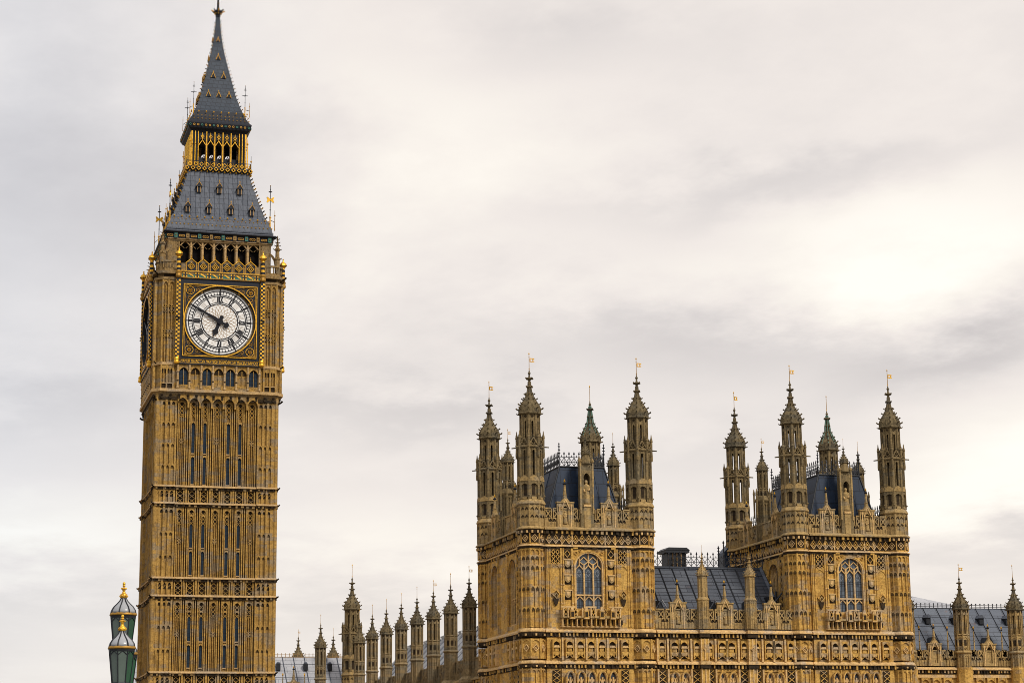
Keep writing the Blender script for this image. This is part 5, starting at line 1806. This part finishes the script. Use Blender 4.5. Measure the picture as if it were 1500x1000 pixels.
        if k < 2:
            for g in gabs:
                v = face(k) @ Vector((g, d - 0.10, 32.2))
                statue_part(p, v.x, v.y, v.z, 1.25, -PI / 2 * k)
    # corner turrets
    for sx, sy in ((-1, -1), (1, -1), (-1, 1), (1, 1)):
        o = corner_turret(t, sx * HX, sy * HY, 0, True, not (sx > 0 and sy > 0))
        if sx > 0 and sy > 0:
            c = MB()
            for i in range(8):
                a = PI / 8 + i * PI / 4
                c.tube((0.98 * math.cos(a), 0.98 * math.sin(a), 43.1), (0.35 * math.cos(a), 0.35 * math.sin(a), 44.5), 0.05, 'copper', 4)
                c.tube((0.35 * math.cos(a), 0.35 * math.sin(a), 44.5), (0.12 * math.cos(a), 0.12 * math.sin(a), 46.2), 0.04, 'copper', 4)
            c.build('copper_conductor', o)
        if sx < 0 or sy > 0:
            c = MB()
            a = R(8)
            c.tube((1.24 * math.cos(a), 1.24 * math.sin(a), 34.4), (1.24 * math.cos(a), 1.24 * math.sin(a), 39.0), 0.03, 'copper', 4)
            c.tube((0.95 * math.cos(a), 0.95 * math.sin(a), 39.4), (0.95 * math.cos(a), 0.95 * math.sin(a), 43.2), 0.03, 'copper', 4)
            c.build('copper_conductor', o)
    # turrets half way along the sides and the back
    for x, y in ((-5.35, 0.3), (5.35, 0.3), (0, 7.5)):
        small_turret(t, x, y, 42.35, 36.0, 0.575, 'pal_up', 'side_turret', x < 0)
        m2 = MB()
        oct_panels(m2, x, y, 0.78, [(31.9, 33.9), (33.9, 36.0)], 'pal_up', 0.08, 0.1, drop=0.5)
        m2.oct(x, y, [(0.86, 35.9), (0.9, 36.05), (0.6, 36.5)], 'pal_up')
        for i in range(8):
            a = PI / 8 + i * PI / 4
            cx, cy = x + 0.92 * math.cos(a), y + 0.92 * math.sin(a)
            m2.oct(cx, cy, [(0.09, 34.3), (0.09, 36.6), (0.13, 36.7), (0.03, 37.2)], 'pal_up')
            m2.knob(cx, cy, 36.85, 0.12, 'cap')
        m2.build('turret_base', t)
    # statue pier in the middle of the front parapet
    n = MB()
    y0 = -7.75
    n.M = T(-0.10, y0) @ FLIP
    for s in (-1, 1):
        a, b_ = sorted((s * 0.30, s * 0.64))
        n.box(a, b_, -0.35, 0.30, 31.9, 37.7, 'pal_up')
        n.box(s * 0.6 - 0.07, s * 0.6 + 0.07, 0.25, 0.36, 33.2, 37.9, 'pal_mid')
        n.knob(s * 0.6, 0.36, 38.1, 0.12, 'pal_mid', 0.3)
        n.oct(s * 0.62, 0.0, [(0.12, 37.5), (0.13, 38.1), (0.03, 38.7)], 'pal_up')
    n.box(-0.32, 0.32, -0.35, -0.12, 31.9, 37.9, 'soot_shade')
    n.box(-0.30, 0.30, -0.3, 0.36, 31.9, 34.0, 'pal_mid')
    n.box(-0.36, 0.36, -0.3, 0.44, 33.85, 34.05, 'pal_light')
    n.arch(-0.32, 0.32, 36.5, 37.5, -0.2, 0.32, 'pal_up', 4, 0.5)
    n.box(-0.5, 0.5, -0.3, 0.2, 37.45, 38.1, 'pal_up')
    for z, w_ in ((38.1, 0.42), (38.7, 0.34), (39.1, 0.28)):
        for s in (-1, 1):
            n.knob(s * w_, 0.2, z, 0.12, 'cap')
    n.oct(0, 0, [(0.52, 37.9), (0.40, 38.5), (0.34, 39.0)], 'pal_up')
    np_ = n.build('statue_pier', t)
    statue_part(np_, -0.10, y0 - 0.08, 34.05, 2.3)
    c = place(CAPSMALL, (-0.10, y0, 38.75), 0, np_)
    c.scale = (0.56,) * 3
    place(VANE_P, (0, 0, 4.15 * 0.746), 0, c).scale = (0.72,) * 3
    # steep iron roof with cresting
    r = MB()
    top, bot = 37.8, 31.95
    A = [(-3.95, -6.95, bot), (3.95, -6.95, bot), (3.95, 6.2, bot), (-3.95, 6.2, bot)]
    B = [(-2.2, -6.25, top), (2.2, -6.25, top), (2.2, 5.2, top), (-2.2, 5.2, top)]
    r.add(A + B, [(0, 1, 5, 4), (1, 2, 6, 5), (2, 3, 7, 6), (3, 0, 4, 7), (4, 5, 6, 7)], 'troof')
    for p, q in zip(A, B):
        r.tube(p, q, 0.09, 'iron', 6)
    for a in range(4):
        r.tube(B[a], B[(a + 1) % 4], 0.09, 'iron', 6)
    for i in range(1, 4):       # standing seams
        for e in (0, 1, 3):
            p = Vector(A[e]).lerp(Vector(A[(e + 1) % 4]), i / 4)
            q = Vector(B[e]).lerp(Vector(B[(e + 1) % 4]), i / 4)
            r.tube(p, q, 0.05, 'troof', 4)
    ro = r.build('roof', t)
    for e in range(4):
        P0, P1 = Vector(B[e]), Vector(B[(e + 1) % 4])
        L = (P1 - P0).length
        cmb_ = MB()
        ang = math.atan2(P1.y - P0.y, P1.x - P0.x)
        cmb_.M = T(*P0) @ Matrix.Rotation(ang, 4, 'Z')
        cresting(cmb_, L, 1.45, 'iron', 0.46)
        cmb_.tube((0, 0, 0), (0, 0, 2.1), 0.07, 'iron', 5, 0.04)
        for z in (1.3, 1.6, 1.9):
            cmb_.knob(0, 0, z, 0.16, 'iron', 0.10)
        cmb_.knob(0, 0, 2.15, 0.08, 'iron', 0.15)
        cmb_.build('cresting', ro)
    # lower iron railing round the gutter, seen between the turrets
    for (x0, y0_, x1, y1) in ((-4.6, 6.4, -4.6, -6.0), (4.6, -6.6, 4.6, 6.4)):
        g = MB()
        g.M = T(x0, y0_, 33.2) @ Matrix.Rotation(math.atan2(y1 - y0_, x1 - x0), 4, 'Z')
        cresting(g, math.hypot(x1 - x0, y1 - y0_), 1.9, 'iron', 0.5)
        g.build('gutter_railing', t)
    return t
pt1 = palace_tower()
pt2 = copy_tree(pt1)
pt2.location = (57.80, -14.25, 0)
pt2.scale = (0.981, 1, 1)        # this tower is a little narrower
pt2['label'] = 'golden stone pavilion tower with four corner turrets, right of the dark sloping roof'
mb = MB()
mb.box(-7.0, -5.6, 7.3, 9.0, 22.0, 31.6, 'troof')
mb.ext([(-7.3, 31.6), (-5.6, 31.6), (-5.6, 34.2)], -11.0, -7.3, 'troof') if False else None
mb.add([(-7.0, 7.3, 31.6), (-5.6, 7.3, 31.6), (-5.6, 9, 31.6), (-7.0, 9, 31.6), (-5.6, 7.3, 33.0), (-5.6, 9, 33.0)], [(0, 1, 4), (2, 3, 5), (0, 4, 5, 3), (0, 3, 2, 1), (1, 2, 5, 4)], 'troof')
mb.tube((-7.0, 7.3, 28), (-7.0, 7.3, 32.4), 0.07, 'iron', 6)
mb.knob(-7.0, 7.3, 32.6, 0.13, 'iron', 0.25)
mb.build('stair_roof', pt2)

# ------------------------------------------------------------------ ranges
def range_wall(t, x0, x1, y, z_par, slots, gabs, wins, bays, m='pal', pm='pal_mid', depth=10.0, ax='x'):
    w = MB()
    if ax == 'x':
        w.M = T(0, y) @ FLIP
    else:
        w.M = T(y, 0) @ Matrix.Rotation(-PI / 2, 4, 'Z') @ FLIP
    dz = z_par - 22.8
    w.box(x0, x1, -depth, 0, 0, 22.4 + dz, m)
    for u in bays:
        niche(w, u, 0.34, 0.18, 19.95, 21.65, m) if dz > -0.5 else None
    w.build('wall', t)
    return w.M.copy()

mw_ = thing('palace_wing', 'golden stone palace wing under a dark iron roof between the two pavilion towers', 'palace wing', (44.7, -22.0, 0))
g = MB()
g.M = FLIP
X0, X1 = -6.7, 6.8
g.box(X0, X1, -12, 0, 0, 22.6, 'pal')
bx = [-4.5, 0.2, 4.9]
for c in bx:
    for u, w_ in ((-1.72, 0.30), (-0.47, 0.40), (0.47, 0.40), (1.72, 0.30)):
        niche(g, c + u, w_, 0.30, 19.95, 21.65, 'pal')
    for u in (-2.15, -1.15, 0, 1.15, 2.15):
        g.box(c + u - 0.09, c + u + 0.09, 0, 0.32, 19.7, 21.8, 'pal_light')
    for u in (-1.72, 1.72):
        lattice(g, c + u - 0.36, c + u + 0.36, 15.0, 18.9, 0.26, 'pal', 'soot_shade', 7, 0.14, 0.07)
    for u in (-2.15, -1.15, 1.15, 2.15):
        g.box(c + u - 0.08, c + u + 0.08, 0, 0.34, 9, 19.0, 'pal_light')
    g.box(c - 1.1, c + 1.1, 0, 0.12, 18.8, 19.05, 'pal')
for u in (-2.1, 2.65):
    for z0, z1 in ((0, 9), (9.6, 19.0), (19.8, 21.8)):
        g.box(u - 0.42, u + 0.42, 0, 0.55, z0, z1, 'pal')
        g.box(u - 0.06, u + 0.06, 0.55, 0.62, z0, z1, 'pal_light')
    for s in (-0.36, 0.36):
        g.box(u + s - 0.05, u + s + 0.05, 0.5, 0.60, 0, 21.8, 'pal_light')
    g.diamond(u, 20.85, 0.2, 0.06, 0.55, 0.66, 'pal_light')
g.build('wall', mw_)
for z, h, ov, st in ((19.42, 0.78, 0.34, 0.36), (22.28, 0.86, 0.36, 0.36), (9.0, 0.7, 0.3, 0.5)):
    g = MB()
    g.M = FLIP
    wall_ledge(g, X0, X1, 0.1, z, h, ov, 'pal_light', 'soot_shade', st)
    for u in (-2.1, 2.65):
        g.box(u - 0.5, u + 0.5, 0.1, 0.72, z - 0.35, z, 'soot_shade')
        g.box(u - 0.52, u + 0.52, 0.1, 0.80, z + 0.002, z + 0.3, 'pal_light')
    g.build('string_course', mw_)
for c in bx:
    for u in (-0.5, 0.5):
        tracery_window(mw_, c + u, 0.40, 0.42, 13.0, 17.9, 18.7, 2, FLIP, 'traceried_window', None, 'glass')
g = MB()
g.M = FLIP
crenel_wall(g, X0, X1, 0.1, 22.75, 'pal_mid', [-5.8, -3.3, -0.9, 1.5, 3.9, 6.3], [-4.5, 0.2, 4.9], 1.0, 1.7)
pp = g.build('parapet', mw_)
for c in bx:
    statue_part(pp, c, -0.0, 23.15, 1.15)
for u in (-2.1, 2.65):
    s_ = MB()
    oct_panels(s_, 0, 0, 0.56, [(22.7, 23.9), (23.9, 25.4)], 'pal_mid', 0.06, 0.06, drop=0.35)
    s_.oct(0, 0, [(0.55, 25.3), (0.62, 25.4), (0.45, 25.65)], 'pal_mid')
    oct_panels(s_, 0, 0, 0.46, [(25.6, 27.6)], 'pal_mid', 0.05, 0.05, 1, drop=0.35)
    so_ = s_.build('buttress_turret', mw_, (u, -0.35, 0))
    c = place(CAPSMALL, (0, 0, 27.6), 0, so_)
    c.scale = (0.68, 0.68, 0.68)
    place(VANE_P, (0, 0, 4.15 * 0.746), 0, c).scale = (0.7,) * 3
    c.data = c.data.copy()
    for i_, mt_ in enumerate(c.data.materials):
        c.data.materials[i_] = M['pal_mid']
RZ, RY = 29.1, 7.0
r = MB()
r.add([(X0 - 0.4, 0.9, 22.6), (X1 + 0.35, 0.9, 22.6), (X1 + 0.35, RY, RZ), (X0 - 0.4, RY, RZ), (X0 - 0.4, 13.1, 22.6), (X1 + 0.35, 13.1, 22.6)],
      [(0, 1, 2, 3), (3, 2, 5, 4), (0, 3, 4), (1, 5, 2), (0, 4, 5, 1)], 'mroof')
r.box(X0, X1, RY - 0.15, RY + 0.15, RZ - 0.05, RZ + 0.12, 'mroof')
i = X0 + 0.3
while i < X1 + 0.3:
    r.tube((i, 0.88, 22.62), (i, RY - 0.02, RZ + 0.02), 0.075, 'iron', 4)
    i += 1.32
for kz in range(1, 9):
    z = 22.6 + (RZ - 22.6) * kz / 9
    y = 0.9 + (RY - 0.9) * kz / 9
    r.tube((X0, y - 0.01, z), (X1 + 0.3, y - 0.01, z), 0.028, 'iron', 4)
ro = r.build('roof', mw_)
g = MB()
g.M = T(X0, RY, RZ + 0.1)
cresting(g, X1 - X0 + 0.3, 1.5, 'iron', 0.56)
g.tube((9.2, 0, 0), (9.2, 0, 2.1), 0.06, 'iron', 5)
for z in (1.3, 1.6, 1.9):
    g.knob(9.2, 0, z, 0.15, 'iron', 0.1)
g.build('cresting', ro)
g = MB()
g.box(-2.7, -0.75, RY + 0.3, RY + 2.0, 28.0, 30.6, 'iron')
g.box(-2.95, -0.5, RY + 0.05, RY + 2.25, 30.6, 30.85, 'iron')
g.ext([(-3.0, 30.85), (-0.45, 30.85), (-0.8, 31.1), (-2.65, 31.1)], RY, RY + 2.3, 'iron')
for q in range(5):
    x_ = -2.6 + q * 0.43
    g.box(x_ - 0.04, x_ + 0.04, RY + 0.22, RY + 0.3, 29.2, 30.6, 'tan')
g.build('ventilator', ro)
for u in (-6.1, -0.75, 3.0):
    g = MB()
    g.M = T(u + 0.4, 0)
    g.add([(-0.45, 1.2, 24.3), (0.45, 1.2, 24.3), (0, 1.2, 25.4), (-0.45, 3.4, 24.3), (0.45, 3.4, 24.3), (0, 3.4, 25.6)], [(0, 1, 2), (3, 4, 5), (0, 2, 5, 3), (1, 4, 5, 2), (0, 1, 4, 3)], 'iron')
    g.tube((-0.6, 1.0, 24.6), (0, 1.0, 25.5), 0.06, 'mroof', 4)
    g.tube((0.6, 1.0, 24.6), (0, 1.0, 25.5), 0.06, 'lampt', 4)
    g.build('roof_vent', ro)
g = MB()
g.tube((X1 + 0.05, RY - 0.05, RZ + 0.15), (X1 + 0.1, 0.85, 22.8), 0.20, 'bbroof', 4)
g.build('flashing', ro)
g = MB()
g.box(X1 - 0.9, X1 + 0.2, 3.4, 4.1, 25.7, 26.1, 'iron')
g.tube((X1 - 0.9, 1.2, 23.4), (X1 + 0.1, 3.4, 26.6), 0.12, 'iron', 4)
g.tube((X1 - 1.4, 2.4, 24.4), (X1 + 0.2, 2.2, 26.4), 0.09, 'iron', 4)
g.build('roof_ladder', ro)

# right-hand range, set back
rw = thing('palace_wing', 'long golden stone palace wing with grey iron roof at the right edge', 'palace wing', (80.0, -16.0, 0))
g = MB()
g.M = FLIP
A0, A1 = -16.5, 24.0
g.box(A0, A1, -12, 0, 0, 19.6, 'pal')
for i in range(7):
    c = -10.6 + 6.0 * i
    for u, w_ in ((-1.2, 0.42), (0, 0.42), (1.2, 0.42)):
        niche(g, c + u, w_, 0.20, 16.9, 18.6, 'pal')
    for u in (-2.6, 2.6):
        g.box(c + u - 0.1, c + u + 0.1, 0, 0.3, 0, 18.8, 'pal_light')
    g.box(c - 2.2, c + 2.2, 0, 0.2, 18.6, 18.9, 'pal_light')
g.build('wall', rw)
g = MB()
g.M = FLIP
wall_ledge(g, A0, A1, 0.1, 19.35, 0.7, 0.34, 'pal_light', 'soot_shade', 0.34)
g.build('string_course', rw)
g = MB()
g.M = FLIP
sl_, gb_ = [], []
for i in range(6):
    c = -10.6 + 6.0 * i
    gb_.append(c)
    sl_ += [c - 2.1, c - 1.3, c + 1.3, c + 2.1]
crenel_wall(g, A0, A1, 0.1, 19.75, 'pal_mid', sl_, gb_, 0.92, 1.45)
for c in gb_:
    for s in (-1.55, 1.55):
        g.tube((c + s, -0.05, 20.4), (c + s, -0.05, 23.2), 0.12, 'pal_mid', 6, 0.05)
        g.knob(c + s, -0.05, 22.2, 0.15, 'pal_mid', 0.1)
        g.knob(c + s, -0.05, 23.35, 0.13, 'soot_shade', 0.1)
        g.knob(c + s, -0.05, 23.55, 0.10, 'gold', 0.22)
pr = g.build('parapet', rw)
for i in range(7):
    x = -13.6 + 6.0 * i
    small_turret(rw, x, -0.25, 29.92, 17.0, 0.80, 'pal_mid', 'buttress_turret', i % 2 == 1)
    m2 = MB()
    m2.oct(x, -0.25, [(0.86, 0), (0.86, 19.6)], 'pal')
    m2.build('buttress', rw)
r = MB()
r.add([(A0, 0.7, 20.0), (A1, 0.7, 20.0), (A1, 6.0, 25.95), (A0, 6.0, 25.95), (A0, 11.3, 20.0), (A1, 11.3, 20.0)], [(0, 1, 2, 3), (3, 2, 5, 4), (0, 3, 4), (1, 5, 2), (0, 4, 5, 1)], 'rroof')
i = A0 + 0.4
while i < A1:
    r.tube((i, 0.68, 20.02), (i, 5.98, 25.97), 0.045, 'iron', 4)
    i += 1.5
for kz in range(1, 6):
    z = 20.0 + 5.95 * kz / 6
    y = 0.7 + 5.3 * kz / 6
    r.tube((A0, y - 0.01, z), (A1, y - 0.01, z), 0.022, 'iron', 4)
ro = r.build('roof', rw)
g = MB()
g.M = T(A0, 6.0, 25.95)
cresting(g, A1 - A0, 0.55, 'iron', 0.48, False)
g.build('cresting', ro)
for i in range(11):
    u = -14.9 + 3.0 * i
    g = MB()
    z = 24.35
    y = 0.7 + 5.3 * (z - 20) / 5.95
    g.box(u - 0.24, u + 0.24, y - 0.35, y + 0.5, z - 0.1, z + 0.55, 'iron')
    g.ext([(u - 0.34, z + 0.5), (u + 0.34, z + 0.5), (u, z + 0.85)], y - 0.5, y + 0.8, 'bbroof')
    g.build('roof_dormer', ro)
for i in range(6):
    u = -9.7 + 6.0 * i
    g = MB()
    g.add([(u - 0.5, 1.4, 22.0), (u + 0.5, 1.4, 22.0), (u, 1.4, 22.75), (u - 0.5, 3, 22.0), (u + 0.5, 3, 22.0), (u, 3, 22.75)], [(0, 1, 2), (3, 4, 5), (0, 2, 5, 3), (1, 4, 5, 2), (0, 1, 4, 3)], 'iron')
    g.build('roof_vent', ro)

# pale pyramid roof behind the right-hand range
pv = thing('far_pavilion', 'pale pyramid roof just showing behind the right-hand range', 'pavilion', (83.5, 21, 0))
g = MB()
g.sq([(8.8, 0), (8.8, 27.2)], 'bb_up')
g.build('wall', pv)
g = MB()
g.sq([(9.0, 27.2), (0.3, 30.35)], 'froof')
g.build('roof', pv)

# side range that runs back towards the clock tower, with its row of buttress turrets
sw = thing('palace_wing', 'grey brown palace side wing receding to the clock tower behind a row of turrets', 'palace wing', (26.3, 25.0, 0))
TY = [0.5, 8.3, 16.1, 24.0, 32.1, 40.3, 48.5, 56.4]
g = MB()
g.M = Matrix.Rotation(-PI / 2, 4, 'Z') @ FLIP          # u = -y
U0, U1 = -(62 - 25), -(-8 - 25)
g.box(U0, U1, -12, 0, 0, 19.4, 'rear')
for yy in TY:
    for q in (1.6, 3.0, 4.6, 6.2):
        u = -(yy - 25 + q)
        g.box(u - 0.09, u + 0.09, 0, 0.22, 0, 19.0, 'pal_mid')
        g.box(u + 0.2, u + 1.1, 0, 0.02, 13.5, 18.0, 'soot_shade')
g.build('wall', sw)
g = MB()
g.M = Matrix.Rotation(-PI / 2, 4, 'Z') @ FLIP
wall_ledge(g, U0, U1, 0.05, 19.0, 0.7, 0.34, 'pal_mid', 'soot_shade', 0.5)
g.build('string_course', sw)
g = MB()
g.M = Matrix.Rotation(-PI / 2, 4, 'Z') @ FLIP
sl_ = []
for yy in TY:
    for q in (2.0, 3.3, 4.6, 5.9):
        sl_.append(-(yy - 25 + q))
crenel_wall(g, U0, U1, 0.05, 19.4, 'rear', [s for s in sl_ if U0 < s < U1], [], 1.0, 1.75)
g.build('parapet', sw)
for i, yy in enumerate(TY):
    small_turret(sw, -0.3, yy - 25, 30.6, 16.5, 0.746, 'rear', 'buttress_turret', i in (0, 2))
    m2 = MB()
    m2.oct(-0.3, yy - 25, [(0.92, 0), (0.92, 18.6), (1.1, 18.8), (1.1, 19.1), (0.8, 19.4)], 'rear')
    m2.build('buttress', sw)
corner_turret(sw, -0.3, 61.4 - 25, -11.5, False, False)
m2 = MB()
m2.oct(-0.3, 61.4 - 25, [(1.3, 0), (1.3, 20.5)], 'rear')
m2.build('buttress', sw)
r = MB()
r.add([(0.9, -31, 19.6), (0.9, 38, 19.6), (6.9, 38, 25.75), (6.9, -31, 25.95), (12.9, -31, 19.6), (12.9, 38, 19.6)], [(0, 1, 2, 3), (3, 2, 5, 4), (0, 3, 4), (1, 5, 2), (0, 4, 5, 1)], 'broof')
yy = -31.0
while yy < 38:
    r.tube((0.9, yy, 19.60), (6.9, yy, 25.88), 0.06, 'bbroof', 4)
    r.tube((0.9, yy + 1.5, 19.60), (6.9, yy + 1.5, 25.88), 0.08, 'lampt', 4)
    yy += 3.0
sro = r.build('roof', sw)
g = MB()
g.M = T(6.9, 38, 25.8) @ Matrix.Rotation(-PI / 2, 4, 'Z')
cresting(g, 69, 0.5, 'iron', 0.6, False)
g.build('cresting', sro)

# far cross range behind, just right of the clock tower
fw_ = thing('palace_wing', 'pale slate roofed far palace wing just right of the clock tower', 'palace wing', (14.0, 60.0, 0))
g = MB()
g.M = FLIP
g.box(-16, 11.6, -14, 0, 0, 19.3, 'rear')
g.build('wall', fw_)
g = MB()
g.M = FLIP
crenel_wall(g, -16, 11.6, 0.05, 19.3, 'rear', [-5.5, -3, -0.5, 2.6, 5.6, 8.6], [4.2], 0.95, 1.2)
for s in (2.8, 5.6):
    g.tube((s, 0, 20), (s, 0, 22.3), 0.12, 'rear', 6, 0.05)
    g.knob(s, 0, 22.5, 0.12, 'gold', 0.25)
g.build('parapet', fw_)
r = MB()
r.add([(-16, 0.8, 19.6), (12.6, 0.8, 19.6), (12.6, 7, 25.05), (-16, 7, 25.25), (-16, 13, 19.6), (12.6, 13, 19.6)], [(0, 1, 2, 3), (3, 2, 5, 4), (0, 3, 4), (1, 5, 2), (0, 4, 5, 1)], 'froof')
x_ = -15.0
while x_ < 12:
    r.tube((x_, 0.78, 19.62), (x_, 6.98, 25.15), 0.055, 'bbroof', 4)
    x_ += 1.45
for kz in range(1, 6):
    r.tube((-16, 0.8 + 6.2 * kz / 6 - 0.02, 19.6 + 5.5 * kz / 6), (12.6, 0.8 + 6.2 * kz / 6 - 0.02, 19.6 + 5.45 * kz / 6), 0.03, 'bbroof', 4)
fro = r.build('roof', fw_)
g = MB()
g.M = T(-16, 7, 25.1)
cresting(g, 28.6, 0.55, 'tan', 0.52, False)
g.build('cresting', fro)
for u in (-0.6, 3.0, 6.6, 9.8):
    g = MB()
    z = 23.4
    y = 0.8 + 6.2 * (z - 19.6) / 5.5
    g.box(u - 0.26, u + 0.26, y - 0.4, y + 0.5, z - 0.1, z + 0.8, 'iron')
    g.lathe(u, y - 0.1, [(0.28, z + 0.7), (0.2, z + 0.95), (0.02, z + 1.05)], 8, 'bbroof')
    g.build('roof_dormer', fro)
small_turret(fw_, 7.6, -0.2, 30.2, 16.0, 0.746, 'rear', 'buttress_turret')
c = MB()
sp0 = place(CAPSMALL, (4.75, 0, 0), 0, fw_)
sp0.name = 'stone_spirelet'
sp0.location = (6.3, 9.0, 25.0)
sp0.scale = (0.95, 0.95, 0.95)
place(VANE_F, (0, 0, 4.15 * 0.746), 0.4, sp0).scale = (0.6,) * 3
sp1 = place(CAPSMALL, (11.0, 9.0, 25.0), 0, fw_)
sp1.name = 'stone_spirelet'
place(VANE_P, (0, 0, 4.15 * 0.746), 0.4, sp1).scale = (0.6,) * 3
g = MB()
for x_ in (6.3, 11.0):
    g.oct(x_, 9.0, [(0.8, 20), (0.8, 25.1)], 'rear')
g.build('spirelet_base', fw_)

for o in (CAPBIG, CAPSMALL, VANE_F, VANE_P):
    bpy.data.objects.remove(o)
